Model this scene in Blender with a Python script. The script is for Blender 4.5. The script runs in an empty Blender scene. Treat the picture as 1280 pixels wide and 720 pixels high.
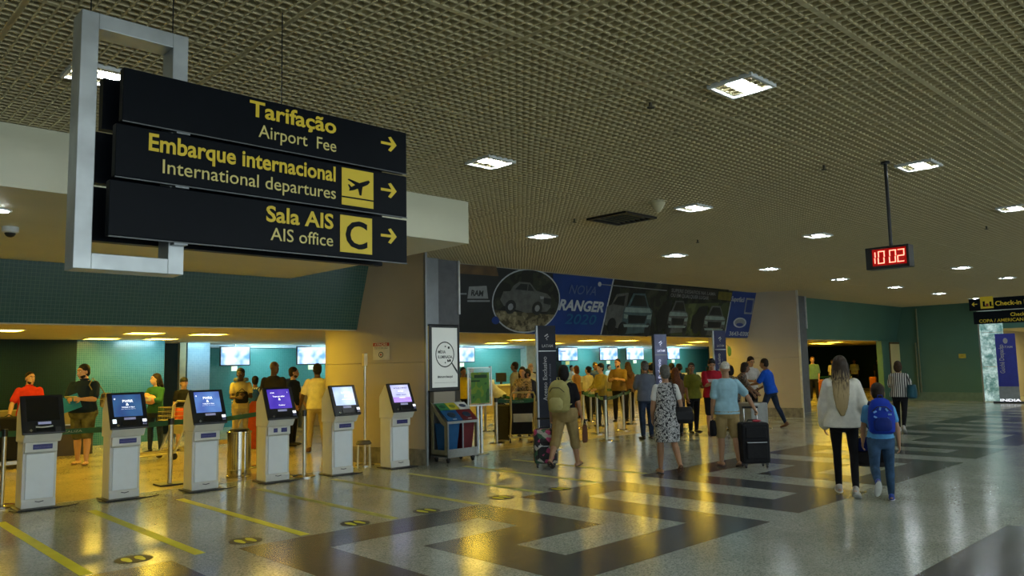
import bpy, math, random
from mathutils import Vector, Matrix, Euler
random.seed(7)
SC = bpy.context.scene
COL = SC.collection
R = math.radians
# ---------------------------------------------------------------- camera
F, YAW, PITCH, ROLL, EYE = 971.8, 0.80813, 0.10061, -0.0201507, 1.6
_f0 = Vector((math.cos(YAW), math.sin(YAW), 0)); _r0 = Vector((math.sin(YAW), -math.cos(YAW), 0)); _up = Vector((0, 0, 1))
FW = _f0*math.cos(PITCH) + _up*math.sin(PITCH); _u = _up*math.cos(PITCH) - _f0*math.sin(PITCH)
RT = _r0*math.cos(ROLL) + _u*math.sin(ROLL); UPV = _u*math.cos(ROLL) - _r0*math.sin(ROLL)
cam = bpy.data.cameras.new('camera'); camo = bpy.data.objects.new('camera', cam); COL.objects.link(camo)
cam.sensor_width = 36; cam.lens = F/1280*36; cam.clip_end = 200; cam.clip_start = .05
camo.matrix_world = Matrix(((RT.x, UPV.x, -FW.x, 0), (RT.y, UPV.y, -FW.y, 0), (RT.z, UPV.z, -FW.z, EYE), (0, 0, 0, 1)))
SC.camera = camo
# ---------------------------------------------------------------- world, exposure
w = bpy.data.worlds.new('world'); SC.world = w; w.use_nodes = True
w.node_tree.nodes['Background'].inputs[0].default_value = (.5, .6, .6, 1)
w.node_tree.nodes['Background'].inputs[1].default_value = .01
SC.view_settings.view_transform = 'Standard'; SC.view_settings.look = 'None'
SC.view_settings.gamma = 1; SC.view_settings.exposure = EXPOSURE = 0.45
DOWN_E, DOWN_C = 85.0, (.86, .97, 1.0)        # concourse downlights
SOFF_E, SOFF_C = 22.0, (1.0, .67, .05)         # fluorescent panels over the check-in hall
WASH_W, WASH_C = 26.0, (.50, .90, 1.0)        # cool lamps washing the tiled back wall
FILL_W, FILL_C = 230.0, (.80, .93, 1.0)          # cool fill lamps added unseen behind the viewer
for _i in range(3):
    _l = bpy.data.lights.new('added_front_fill', 'AREA'); _l.energy = FILL_W; _l.color = FILL_C; _l.shape = 'RECTANGLE'; _l.size = 9; _l.size_y = 2.8
    _o = bpy.data.objects.new('added_front_fill', _l); COL.objects.link(_o); _o.location = (-3+_i*10.5, -9.8, 1.8); _o.rotation_euler = (R(90), 0, 0)
SC.cycles.max_bounces = 6; SC.cycles.diffuse_bounces = 3; SC.cycles.glossy_bounces = 3
SC.cycles.transmission_bounces = 4; SC.cycles.sample_clamp_indirect = 4
SC.cycles.use_light_tree = True
# ---------------------------------------------------------------- levels of the building
ZC = 3.62            # open-cell ceiling
ZH = 2.40            # ceiling of the check-in hall
YB0, ZB0 = 11.85, 2.30   # foot of the leaning bulkhead
YB1 = 11.55              # its head, at ZC
YK = 22.5            # back wall of the check-in hall
def ray(px, py): return FW*F + RT*(px-640) + UPV*(360-py)
def on_plane(px, py, p, n):
    d = ray(px, py); p = Vector(p); n = Vector(n); c = Vector((0, 0, EYE))
    return c + d*((p-c).dot(n)/d.dot(n))
def on_floor(px, py, z=0): return on_plane(px, py, (0, 0, z), (0, 0, 1))
def on_y(px, py, y): return on_plane(px, py, (0, y, 0), (0, 1, 0))
def on_x(px, py, x): return on_plane(px, py, (x, 0, 0), (1, 0, 0))
# ---------------------------------------------------------------- materials
MATS = {}
def M(name, col, rough=.6, metal=0.0, var=.12, scale=8.0, bump=0.0, emit=0.0, spec=.5, alpha=1.0, trans=0.0, ecol=None):
    if name in MATS: return MATS[name]
    m = bpy.data.materials.new(name); m.use_nodes = True; nt = m.node_tree; b = nt.nodes['Principled BSDF']
    b.inputs['Roughness'].default_value = rough; b.inputs['Metallic'].default_value = metal
    b.inputs['Specular IOR Level'].default_value = spec
    if trans: b.inputs['Transmission Weight'].default_value = trans
    if alpha < 1: b.inputs['Alpha'].default_value = alpha
    tc = nt.nodes.new('ShaderNodeTexCoord'); no = nt.nodes.new('ShaderNodeTexNoise'); no.inputs['Scale'].default_value = scale
    no.inputs['Detail'].default_value = 3
    nt.links.new(tc.outputs['Object'], no.inputs['Vector'])
    rp = nt.nodes.new('ShaderNodeValToRGB'); rp.color_ramp.elements[0].position = .3; rp.color_ramp.elements[1].position = .7
    rp.color_ramp.elements[0].color = tuple(c*(1-var) for c in col[:3])+(1,); rp.color_ramp.elements[1].color = tuple(min(1, c*(1+var)) for c in col[:3])+(1,)
    nt.links.new(no.outputs['Fac'], rp.inputs['Fac']); nt.links.new(rp.outputs['Color'], b.inputs['Base Color'])
    if bump:
        bp = nt.nodes.new('ShaderNodeBump'); bp.inputs['Strength'].default_value = bump; bp.inputs['Distance'].default_value = .01
        nt.links.new(no.outputs['Fac'], bp.inputs['Height']); nt.links.new(bp.outputs['Normal'], b.inputs['Normal'])
    if emit:
        b.inputs['Emission Color'].default_value = tuple((ecol or col)[:3])+(1,); b.inputs['Emission Strength'].default_value = emit
    MATS[name] = m; return m
def M_pattern(name, cols, scale, kind='voronoi', rough=.7, axis=None):
    """printed cloth: blotches (voronoi), marks (noise) or stripes (wave)"""
    if name in MATS: return MATS[name]
    m = bpy.data.materials.new(name); m.use_nodes = True; nt = m.node_tree; b = nt.nodes['Principled BSDF']; b.inputs['Roughness'].default_value = rough
    tc = nt.nodes.new('ShaderNodeTexCoord')
    rp = nt.nodes.new('ShaderNodeValToRGB'); rp.color_ramp.interpolation = 'CONSTANT'
    el = rp.color_ramp.elements
    while len(el) < len(cols): el.new(.5)
    for i, (p, c) in enumerate(cols): el[i].position = p; el[i].color = tuple(c)+(1,)
    if kind == 'voronoi':
        v = nt.nodes.new('ShaderNodeTexVoronoi'); v.inputs['Scale'].default_value = scale
        nt.links.new(tc.outputs['Object'], v.inputs['Vector']); s = nt.nodes.new('ShaderNodeSeparateColor')
        nt.links.new(v.outputs['Color'], s.inputs[0]); nt.links.new(s.outputs[0], rp.inputs['Fac'])
    elif kind == 'noise':
        v = nt.nodes.new('ShaderNodeTexNoise'); v.inputs['Scale'].default_value = scale; v.inputs['Detail'].default_value = 2
        nt.links.new(tc.outputs['Object'], v.inputs['Vector']); nt.links.new(v.outputs['Fac'], rp.inputs['Fac'])
    else:
        v = nt.nodes.new('ShaderNodeTexWave'); v.inputs['Scale'].default_value = scale; v.bands_direction = axis or 'X'; v.inputs['Distortion'].default_value = .6
        nt.links.new(tc.outputs['Object'], v.inputs['Vector']); nt.links.new(v.outputs['Fac'], rp.inputs['Fac'])
    nt.links.new(rp.outputs['Color'], b.inputs['Base Color']); MATS[name] = m; return m
def M_tile(name, c1, c2, grout, size, rough=.25, axes='XZ', bump=.4):
    """small square ceramic mosaic"""
    if name in MATS: return MATS[name]
    m = bpy.data.materials.new(name); m.use_nodes = True; nt = m.node_tree; b = nt.nodes['Principled BSDF']; b.inputs['Roughness'].default_value = rough
    tc = nt.nodes.new('ShaderNodeTexCoord'); s = nt.nodes.new('ShaderNodeSeparateXYZ'); c = nt.nodes.new('ShaderNodeCombineXYZ')
    nt.links.new(tc.outputs['Object'], s.inputs[0])
    nt.links.new(s.outputs['XYZ'.index(axes[0])], c.inputs[0]); nt.links.new(s.outputs['XYZ'.index(axes[1])], c.inputs[1])
    br = nt.nodes.new('ShaderNodeTexBrick'); br.offset = 0; br.inputs['Scale'].default_value = 1
    br.inputs['Brick Width'].default_value = size; br.inputs['Row Height'].default_value = size
    br.inputs['Mortar Size'].default_value = size*.055; br.inputs['Mortar Smooth'].default_value = .1
    br.inputs['Color1'].default_value = tuple(c1)+(1,); br.inputs['Color2'].default_value = tuple(c2)+(1,); br.inputs['Mortar'].default_value = tuple(grout)+(1,)
    nt.links.new(c.outputs[0], br.inputs['Vector']); nt.links.new(br.outputs['Color'], b.inputs['Base Color'])
    bp = nt.nodes.new('ShaderNodeBump'); bp.inputs['Strength'].default_value = bump; bp.inputs['Distance'].default_value = .003; bp.invert = True
    nt.links.new(br.outputs['Fac'], bp.inputs['Height']); nt.links.new(bp.outputs['Normal'], b.inputs['Normal'])
    MATS[name] = m; return m
def M_floor(name, base, speck, dark, rough, vs=90):
    """polished terrazzo: chips of several tones, faint large-scale wear"""
    m = bpy.data.materials.new(name); m.use_nodes = True; nt = m.node_tree; b = nt.nodes['Principled BSDF']
    tc = nt.nodes.new('ShaderNodeTexCoord')
    v = nt.nodes.new('ShaderNodeTexVoronoi'); v.inputs['Scale'].default_value = vs; nt.links.new(tc.outputs['Object'], v.inputs['Vector'])
    sp = nt.nodes.new('ShaderNodeSeparateColor'); nt.links.new(v.outputs['Color'], sp.inputs[0])
    rp = nt.nodes.new('ShaderNodeValToRGB'); e = rp.color_ramp.elements; e[0].color = tuple(dark)+(1,); e[0].position = .0
    e[1].color = tuple(speck)+(1,); e[1].position = 1; k = e.new(.3); k.color = tuple(base)+(1,)
    nt.links.new(sp.outputs[0], rp.inputs['Fac'])
    n = nt.nodes.new('ShaderNodeTexNoise'); n.inputs['Scale'].default_value = 1.3; n.inputs['Detail'].default_value = 5; nt.links.new(tc.outputs['Object'], n.inputs['Vector'])
    mx = nt.nodes.new('ShaderNodeMix'); mx.data_type = 'RGBA'; mx.blend_type = 'MULTIPLY'; mx.inputs[0].default_value = .45
    r2 = nt.nodes.new('ShaderNodeValToRGB'); r2.color_ramp.elements[0].position = .35; r2.color_ramp.elements[0].color = (.62, .62, .6, 1); r2.color_ramp.elements[1].position = .65
    nt.links.new(n.outputs['Fac'], r2.inputs['Fac']); nt.links.new(rp.outputs['Color'], mx.inputs[6]); nt.links.new(r2.outputs['Color'], mx.inputs[7])
    nt.links.new(mx.outputs[2], b.inputs['Base Color'])
    mr = nt.nodes.new('ShaderNodeMapRange'); mr.inputs[3].default_value = rough*.75; mr.inputs[4].default_value = rough*1.3
    nt.links.new(n.outputs['Fac'], mr.inputs[0]); nt.links.new(mr.outputs[0], b.inputs['Roughness'])
    n2 = nt.nodes.new('ShaderNodeTexNoise'); n2.inputs['Scale'].default_value = 9; n2.inputs['Detail'].default_value = 2; nt.links.new(tc.outputs['Object'], n2.inputs['Vector'])
    bp = nt.nodes.new('ShaderNodeBump'); bp.inputs['Strength'].default_value = .05; bp.inputs['Distance'].default_value = .02
    nt.links.new(n2.outputs['Fac'], bp.inputs['Height']); nt.links.new(bp.outputs['Normal'], b.inputs['Normal'])
    return m
# ---------------------------------------------------------------- mesh helpers
class MB:
    def __init__(s): s.v = []; s.f = []; s.m = []; s.k = 0
    def mat(s, k): s.k = k; return s
    def add(s, vs, fs):
        o = len(s.v); s.v += [tuple(p) for p in vs]; s.f += [tuple(i+o for i in f) for f in fs]; s.m += [s.k]*len(fs); return s
    def box(s, c, d, rot=None):
        x, y, z = d[0]/2, d[1]/2, d[2]/2; c = Vector(c)
        vs = [Vector((a*x, b*y, e*z)) for e in (-1, 1) for a, b in ((-1, -1), (1, -1), (1, 1), (-1, 1))]
        if rot is not None: vs = [rot @ p for p in vs]
        return s.add([c+p for p in vs], [(3, 2, 1, 0), (4, 5, 6, 7), (0, 1, 5, 4), (1, 2, 6, 5), (2, 3, 7, 6), (3, 0, 4, 7)])
    def bx(s, x0, x1, y0, y1, z0, z1): return s.box(((x0+x1)/2, (y0+y1)/2, (z0+z1)/2), (x1-x0, y1-y0, z1-z0))
    def loft(s, rings, cap=True, close=True):
        n = len(rings[0]); vs = [p for r in rings for p in r]; fs = []
        for i in range(len(rings)-1):
            for j in range(n if close else n-1):
                a = i*n+j; b = i*n+(j+1) % n; fs.append((a, b, b+n, a+n))
        if cap: fs += [tuple(range(n-1, -1, -1)), tuple((len(rings)-1)*n+j for j in range(n))]
        return s.add(vs, fs)
    def tube(s, pts, rad, n=10, cap=True):
        pts = [Vector(p) for p in pts]; rs = rad if isinstance(rad, (list, tuple)) else [rad]*len(pts); rings = []; up = None
        for i, p in enumerate(pts):
            t = (pts[min(i+1, len(pts)-1)]-pts[max(i-1, 0)]).normalized()
            if up is None: up = Vector((0, 0, 1)) if abs(t.z) < .9 else Vector((1, 0, 0))
            a = t.cross(up).normalized(); b = a.cross(t).normalized(); up = b
            rings.append([p + (a*math.cos(q)+b*math.sin(q))*rs[i] for q in [2*math.pi*k/n for k in range(n)]])
        return s.loft([r[::-1] for r in rings], cap)
    def cyl(s, c, r, h, n=24, r2=None):
        c = Vector(c); return s.loft([[c+Vector((q*math.cos(a), q*math.sin(a), z)) for a in [2*math.pi*k/n for k in range(n)]] for q, z in ((r, 0), (r if r2 is None else r2, h))])
    def lathe(s, c, prof, n=24):
        c = Vector(c); return s.loft([[c+Vector((q*math.cos(a), q*math.sin(a), z)) for a in [2*math.pi*k/n for k in range(n)]] for q, z in prof])
    def ell(s, c, r, rot=None, n=12, m=8):
        c = Vector(c); rings = []
        for i in range(m+1):
            th = -math.pi/2+math.pi*i/m; q = max(math.cos(th), .02)
            rg = [Vector((r[0]*q*math.cos(a), r[1]*q*math.sin(a), r[2]*math.sin(th))) for a in [2*math.pi*k/n for k in range(n)]]
            rings.append([c+(rot @ p if rot is not None else p) for p in rg])
        return s.loft(rings)
    def prism(s, poly, ax, a, b):
        """polygon of 2-D points extruded along axis ax (0,1,2) from a to b"""
        def P(p, t):
            q = list(p); q.insert(ax, t); return Vector(q)
        ar = sum(poly[i][0]*poly[(i+1) % len(poly)][1]-poly[(i+1) % len(poly)][0]*poly[i][1] for i in range(len(poly)))
        if (ar < 0) ^ (ax == 1): poly = poly[::-1]
        return s.loft([[P(p, a) for p in poly], [P(p, b) for p in poly]])
    def flat(s, poly, z):   # one face in the local XY plane
        return s.add([(p[0], p[1], z) for p in poly], [tuple(range(len(poly)))])
    def mesh(s, name, mats):
        me = bpy.data.meshes.new(name); me.from_pydata(s.v, [], s.f)
        for m in (mats if isinstance(mats, (list, tuple)) else [mats]): me.materials.append(m)
        if any(s.m): me.polygons.foreach_set('material_index', s.m)
        return me
    def build(s, name, mats, parent=None, smooth=False, bevel=0):
        me = s.mesh(name, mats); o = bpy.data.objects.new(name, me); COL.objects.link(o)
        if smooth:
            me.shade_smooth() if hasattr(me, 'shade_smooth') else None
            try: me.set_sharp_from_angle(angle=R(40))
            except Exception: pass
        if bevel:
            b = o.modifiers.new('bevel', 'BEVEL'); b.width = bevel; b.segments = 2; b.limit_method = 'ANGLE'
        if parent is not None: o.parent = parent
        return o
def tag(o, label=None, cat=None, group=None, kind=None):
    if label: o['label'] = label
    if cat: o['category'] = cat
    if group: o['group'] = group
    if kind: o['kind'] = kind
    return o
def thing(name, label, cat, loc=(0, 0, 0), rz=0, group=None):
    o = bpy.data.objects.new(name, None); COL.objects.link(o); o.location = loc; o.rotation_euler = (0, 0, rz); o.empty_display_size = .1
    return tag(o, label, cat, group)
def struct(name, mb, m, parent=None, smooth=False):
    o = mb.build(name, m, parent, smooth); o['kind'] = 'structure'; return o
def copy_tree(o, parent=None):
    c = o.copy(); COL.objects.link(c)
    if parent is not None: c.parent = parent
    for ch in list(o.children): copy_tree(ch, c)
    return c
TEXTS = []
def text(body, size, loc, rot, m, parent=None, name='lettering', width=None, bold=0, shear=0, align='LEFT', depth=.0008):
    cu = bpy.data.curves.new(name, 'FONT'); cu.body = body; cu.size = size; cu.align_x = align; cu.extrude = depth; cu.offset = bold*size; cu.shear = shear
    cu.resolution_u = 3; cu.materials.append(m)
    o = bpy.data.objects.new(name, cu); COL.objects.link(o); o.location = loc; o.rotation_euler = rot
    if parent is not None: o.parent = parent
    if width: TEXTS.append((o, width))
    return o
SOUTH = (R(90), 0, 0)          # lettering read from smaller y
WEST = (R(90), 0, R(-90))      # lettering read from smaller x
# ================================================================ STRUCTURE
m_terr = M_floor('polished_terrazzo', (.36, .39, .33), (.52, .55, .47), (.20, .24, .21), .165)
m_inner = M_floor('beige_stone_floor', (.46, .39, .20), (.54, .47, .27), (.33, .28, .15), .22, 60)
m_dark = M_floor('dark_granite', (.06, .068, .072), (.10, .11, .115), (.02, .025, .027), .19)
m_beige = M('beige_column_cladding', (.42, .37, .28), .55, var=.05, scale=1.5)
m_white = M('white_painted_board', (.72, .71, .52), .45, var=.03, scale=2)
m_plain = M('cream_plaster', (.45, .42, .33), .8, var=.04, scale=2)
m_hallceil = M('hall_ceiling_board', (.62, .56, .42), .7, var=.05, scale=3)
m_blade = M('tan_lattice_blade', (.68, .58, .33), .55, var=.05)
m_void = M('dark_plenum', (.012, .012, .01), .9)
m_bulk = M_tile('green_mosaic_tile', (.027, .082, .066), (.033, .095, .076), (.10, .17, .12), .052, axes='XY')
m_teal = M_tile('teal_mosaic_tile', (.055, .24, .235), (.07, .27, .26), (.16, .36, .34), .045, axes='XZ')
m_teal_left = M_tile('blue_teal_tile', (.022, .13, .17), (.03, .15, .19), (.10, .26, .30), .045, axes='XZ')
m_teal_shade = M_tile('shade_painted_teal_tile', (.003, .017, .020), (.004, .020, .024), (.006, .03, .035), .045, rough=.5, axes='XZ')  # teal tile with the shade of unlit wall parts put into its colour
m_bluetile = M_tile('pale_blue_tile', (.22, .34, .45), (.25, .37, .48), (.34, .45, .53), .05, axes='XZ')
m_green = M('green_painted_wall', (.075, .18, .135), .5, var=.06, scale=1)
m_steel = M('brushed_steel', (.42, .44, .43), .32, .85, var=.08, scale=30)
m_chrome = M('polished_steel', (.6, .6, .58), .14, 1.0, var=.04)
m_granite = M('mottled_granite', (.20, .19, .15), .35, var=.35, scale=9)
m_black = M('black_plastic', (.012, .013, .014), .35, var=.2)
m_yline = M('yellow_floor_tape', (.70, .70, .03), .45, var=.08, scale=5)
m_yline2 = M('worn_yellow_tape', (.50, .51, .12), .5, var=.12, scale=4)
m_trim = M('bright_aluminium', (.75, .76, .74), .3, .5)
m_grey = M('grey_metal_cladding', (.28, .30, .31), .35, .6, var=.05)

b = MB(); b.bx(-14, 60, -10, 11.25, -.1, 0); struct('floor', b, m_terr)
b = MB(); b.bx(-14, 60, 11.25, 26, -.1, 0); struct('floor_inner', b, m_inner)
b = MB(); b.bx(-14, 32, 11.235, 11.265, 0, .002); struct('trim_1', b, m_granite)

# dark meander inlay: cells of a Greek key, 10 units per repeat, 5 rows deep
U, V0, VY = .595, 2.60, 7.02
def meander(n0, n1, flip=None):
    cells = set()
    for n in range(n0, n1):
        o = 10*n
        for c in range(1, 6): cells.add((o+c, 0))
        for r in range(0, 5): cells.add((o+1, r))
        for r in range(0, 3): cells.add((o+5, r))
        for c in range(3, 6): cells.add((o+c, 2))
        for r in range(2, 5): cells.add((o+3, r))
        for c in range(3, 8): cells.add((o+c, 4))
        for r in range(0, 5): cells.add((o+7, r))
        for c in range(7, 10): cells.add((o+c, 0))
        for r in range(0, 5): cells.add((o+9, r))
        for c in range(9, 12): cells.add((o+c, 4))
        for r in range(0, 5): cells.add((o+11, r))
    return cells
def inlay(cells, name, x0, ytop, dx, dy):
    b = MB()
    for (c, r) in sorted(cells):
        xa, xb = x0+c*dx, x0+(c+1)*dx; ya, yb = ytop-r*dy, ytop-(r+1)*dy
        b.add([(xa, yb, .0012), (xb, yb, .0012), (xb, ya, .0012), (xa, ya, .0012)], [(0, 1, 2, 3)])
    return b
struct('floor_inlay', inlay(meander(-1, 5), 'floor_inlay', V0, VY, U, .6), m_dark)
struct('floor_inlay_near', inlay({(c+4, r) for c, r in meander(-1, 5)}, 'floor_inlay', V0+.1, 2.27, U, .6), m_dark)

# queue lines taped in front of the kiosks
for k, x in enumerate((.9, 1.95, 2.87, 3.9, 4.96, 6.12, 7.2, 8.3, 9.4)):
    b = MB(); y1 = 10.3 if x < 7 else 9.9
    b.bx(x-.05, x+.05, 7.08, y1, .0005, .002); struct('trim_floor_line', b, m_yline if x < 4.5 else m_yline2)

# ---- open-cell ceiling: shared panel meshes
PX_, PY_ = 1.19, 1.38
def panel_mesh():
    b = MB(); nx, ny = 16, 18; t, h = .013, .05
    for i in range(nx+1):
        x = .005+i*(PX_-.01)/nx; b.bx(x-t/2*(2 if i in (0, nx) else 1), x+t/2*(2 if i in (0, nx) else 1), 0, PY_, 0, h)
    for j in range(ny+1):
        y = .005+j*(PY_-.01)/ny; b.bx(0, PX_, y-t/2*(2 if j in (0, ny) else 1), y+t/2*(2 if j in (0, ny) else 1), .001, h)
    return b.mesh('lattice_panel', m_blade)
pm = panel_mesh()
ceil = thing('ceiling', None, None, (0, 0, ZC)); ceil['kind'] = 'structure'
rest = MB()
for i in range(-8, 29):
    for j in range(-6, 8):
        x, y = 0.9+i*PX_, 0.52+j*PY_
        if y+PY_ > 11.6: continue
        bear = [math.atan2(yy, xx) for xx in (x, x+PX_) for yy in (y, y+PY_)]
        inview = any(R(2) < a < R(86) for a in bear) and x > -1.3 and y > -1.5
        if inview:
            o = bpy.data.objects.new('lattice_panel', pm); COL.objects.link(o); o.parent = ceil; o.location = (x, y, 0)
        else:
            for k in range(5): rest.bx(x+k*PX_/5, x+k*PX_/5+.02, y, y+PY_, 0, .04)
            for k in range(5): rest.bx(x, x+PX_, y+k*PY_/5, y+k*PY_/5+.02, 0, .04)

o = rest.build('lattice_field', m_blade, ceil); o['kind'] = 'stuff'
b = MB(); b.bx(-14, 60, -10, 12.0, .42, .5); b.build('plenum_slab', m_void, ceil)

# ---- hall ceiling
b = MB(); b.bx(-14, 45, 11.85, YK+.3, ZH, ZH+.1); struct('ceiling_hall', b, m_hallceil)
b = MB(); b.bx(-14, 45, 11.87, 11.99, ZB0-.015, ZH+.02); struct('trim_2', b, m_hallceil)

# ---- leaning bulkhead (tile | advertising | plain green)
LEAN = math.atan2(YB0-YB1, ZC-ZB0); BH = math.hypot(YB0-YB1, ZC-ZB0)
def bulk(name, x0, x1, m):
    b = MB(); b.bx(x0, x1, 0, BH, -.1, 0); o = struct(name, b, m); o.location = (0, YB0, ZB0); o.rotation_euler = (R(90)+LEAN, 0, 0); return o
bulk('wall_bulkhead', -14, 9.0, m_bulk)
bulk('wall_bulkhead_middle', 9.0, 22.4, m_plain)
bulk('wall_bulkhead_end', 22.4, 32.4, m_green)

# ---- white canopy beam over the kiosks
BX, BY, BZ = 6.10, 7.13, 3.10
b = MB(); b.bx(-14, BX, BY, 11.6, BZ, ZC-.002); struct('ceiling_canopy', b, m_white)

# ---- pillars: round nose and flat grey face with bright edge trim
NOSE = [(7.93, 10.42), (7.90, 10.62), (7.84, 10.90), (7.74, 11.20), (7.62, 11.50), (7.52, 11.80), (7.45, 12.10), (7.42, 12.40), (7.45, 12.70), (7.55, 13.0), (7.75, 13.25), (8.05, 13.45), (8.45, 13.52), (8.50, 13.52), (8.50, 11.25)]
def pillar(dx, xr, mtrim):
    root = thing('pillar', None, None, (dx, 0, 0)); root['kind'] = 'structure'
    for z0, z1 in ((.27, 1.70), (1.706, ZC)):
        b = MB(); b.prism(NOSE[::-1], 2, z0, z1); b.build('cladding_panel', m_beige, root, smooth=True)
    pb = [(x-.012, y) for x, y in NOSE[:12]]+NOSE[12:]
    b = MB(); b.prism(pb[::-1], 2, 0, .27); b.build('granite_base', m_granite, root, smooth=True)
    b = MB(); b.bx(8.505, 8.88, 11.26, 11.4, 0, ZC-.002); b.build('metal_face', m_grey, root)
    b = MB(); b.bx(7.925, 7.965, 10.40, 10.45, .0, ZC-.003); b.build('edge_trim', mtrim, root)
    b = MB(); b.bx(8.88, xr-dx, 11.32, 11.45, 0, ZC-.003); b.build('return_panel', M('grey_panel', (.13, .135, .14), .5), root)
    b = MB(); b.bx(xr-dx-.04, xr-dx, 11.28, 11.325, ZB0+.3, ZC-.002); b.build('edge_strip', m_trim, root)
    return root
pillar(0, 9.42, m_grey); pillar(13.3, on_y(1010.5, 450, 11.32).x, m_trim)

# ---- check-in hall walls
XH = [on_y(px, 470, yy).x for px, yy in ((95, 19.6), (205, 19.6), (234, 20.9), (262, 20.9))]
b = MB(); b.bx(-14, XH[0], 19.6, 19.75, 0, ZH); struct('wall_hall_dark', b, m_teal_shade)
m_teal_shade.node_tree.nodes['Principled BSDF'].inputs['Specular IOR Level'].default_value = .15
b = MB(); b.bx(XH[0], XH[1], 19.6, 19.75, 0, ZH); struct('wall_hall_tiled', b, m_teal_left)
b = MB(); b.bx(XH[1]-.1, XH[2]+.2, 21.6, 21.7, 0, ZH); struct('wall_hall_recess', b, M('shade_painted_recess', (.02, .035, .03), .7))  # shade of the unlit gap is put into this colour
b = MB(); b.bx(XH[2]-.22, XH[2]-.06, 20.85, 21.0, 0, ZH); struct('trim_pole', b, M('beige_pole', (.3, .25, .14), .6))
b = MB(); b.bx(XH[2], XH[3], 20.9, 21.5, 0, ZH); struct('wall_hall_pier', b, m_bluetile)
b = MB(); b.bx(6.95, 45, YK, YK+.15, 0, ZH); struct('wall_back', b, m_teal)
b = MB(); b.bx(6.95, 45, YK-.25, YK, ZH-.09, ZH); struct('trim_3', b, M('pale_blue_board', (.45, .5, .58), .6))
b = MB(); b.bx(21.9, 23.4, YK-.35, YK, 0, ZH); struct('wall_back_pier', b, M('pale_grey_pier', (.40, .46, .46), .6))
b = MB(); b.bx(23.4, 24.1, YK-.2, YK, 0, ZH); struct('wall_back_recess', b, m_teal_shade)
b = MB(); b.bx(34, 38.5, 21.3, 21.5, 0, ZH); struct('wall_back_end', b, m_teal_shade)
# ---- end bay: green wall with a door, end wall, corridor beyond
XO = on_y(1101, 440, 11.8).x; XD0 = on_y(1110, 440, 11.8).x; XD1 = on_y(1139.5, 440, 11.8).x; XE = 32.3
ZD = on_y(1125, 428, 11.8).z
b = MB(); b.bx(XO, XD0, 11.75, 11.95, 0, ZB0); b.bx(XD0, XD1, 11.75, 11.95, ZD, ZB0); b.bx(XD1, XE+.2, 11.75, 11.95, 0, ZB0); struct('wall_end_bay', b, m_green)
d = thing('door_1', None, None, ((XD0+XD1)/2, 11.8, 0)); d['kind'] = 'structure'; hw = (XD1-XD0)/2
b = MB(); b.bx(-hw+.05, hw-.05, -.065, -.02, 0.01, ZD-.05); b.build('doorway_panel', M('lit_doorway_cream', (.88, .74, .34), .5, var=.03), d)  # stands in for a lit open doorway; room light put into its colour
b = MB(); b.bx(-hw, -hw+.07, -.07, .1, 0, ZD); b.bx(hw-.07, hw, -.07, .1, 0, ZD); b.bx(-hw, hw, -.07, .1, ZD-.07, ZD); b.build('door_frame', M('brown_wood', (.16, .08, .02), .5), d)
b = MB(); b.tube([(hw-.2, -.06, 1.02), (hw-.2, -.12, 1.02), (hw-.34, -.12, 1.02)], .012, 8); b.build('door_handle', m_steel, d)
b = MB(); b.bx(XE, XE+.2, 8.85, 11.9, .3, ZC); struct('wall_end', b, m_green)
b = MB(); b.bx(XE-.02, XE+.2, 8.85, 11.75, 0, .3); struct('baseboard_end', b, M('green_grey_base', (.16, .24, .17), .4))
b = MB(); b.tube([(XE-.1, 11.1, .2), (XE-.1, 11.1, 2.2)], .03, 8); b.tube([(XE-.1, 11.0, .3), (XE-.1, 11.0, ZC-.1)], .03, 8); struct('trim_pipe', b, M('olive_pipe', (.2, .22, .12), .5))
b = MB(); b.bx(XE, XE+.2, -10, 8.85, 2.62, ZC); struct('wall_end_header', b, m_green)
b = MB(); b.bx(39, 39.2, -10, 12, 0, 2.7); struct('wall_corridor', b, M('cream_corridor_wall', (.66, .52, .22), .6))
b = MB(); b.bx(XE+.2, 39, -10, 8.85, 2.62, 2.7); struct('ceiling_corridor', b, m_hallceil)
b = MB(); b.bx(XE+.2, 39, 8.85, 9.0, 0, 2.7); struct('wall_corridor_side', b, m_plain)
b = MB(); b.bx(38.5, 45, 11.5, 11.7, 0, ZH); struct('wall_hall_end', b, m_plain)
# unseen sides that close the building
b = MB(); b.bx(-14, 60, -10.1, -10, 0, ZC+.4); struct('wall_front', b, m_plain)
b = MB(); b.bx(-14.1, -14, -10, 26, 0, ZC+.4); struct('wall_near_end', b, m_plain)
b = MB(); b.bx(45, 45.1, 11.5, 26, 0, ZC); struct('wall_far_end', b, m_teal_shade)

# unseen glazed front, added behind the viewer to go with the fill lamps
for i in range(5):
    x0 = -6+i*6.0
    added_window = thing('window_%d' % (i+2), None, None, (x0, -9.96, 0)); added_window['kind'] = 'structure'
    b = MB(); b.bx(-2.6, 2.6, 0, .02, .3, 3.2); b.build('glass_pane', M('added_front_glass', (.3, .4, .4), .1), added_window)
    b = MB()
    for xx in (-2.64, -.9, .86, 2.6): b.bx(xx, xx+.05, -.0, .08, .25, 3.25)
    b.build('mullions', m_steel, added_window)
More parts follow.
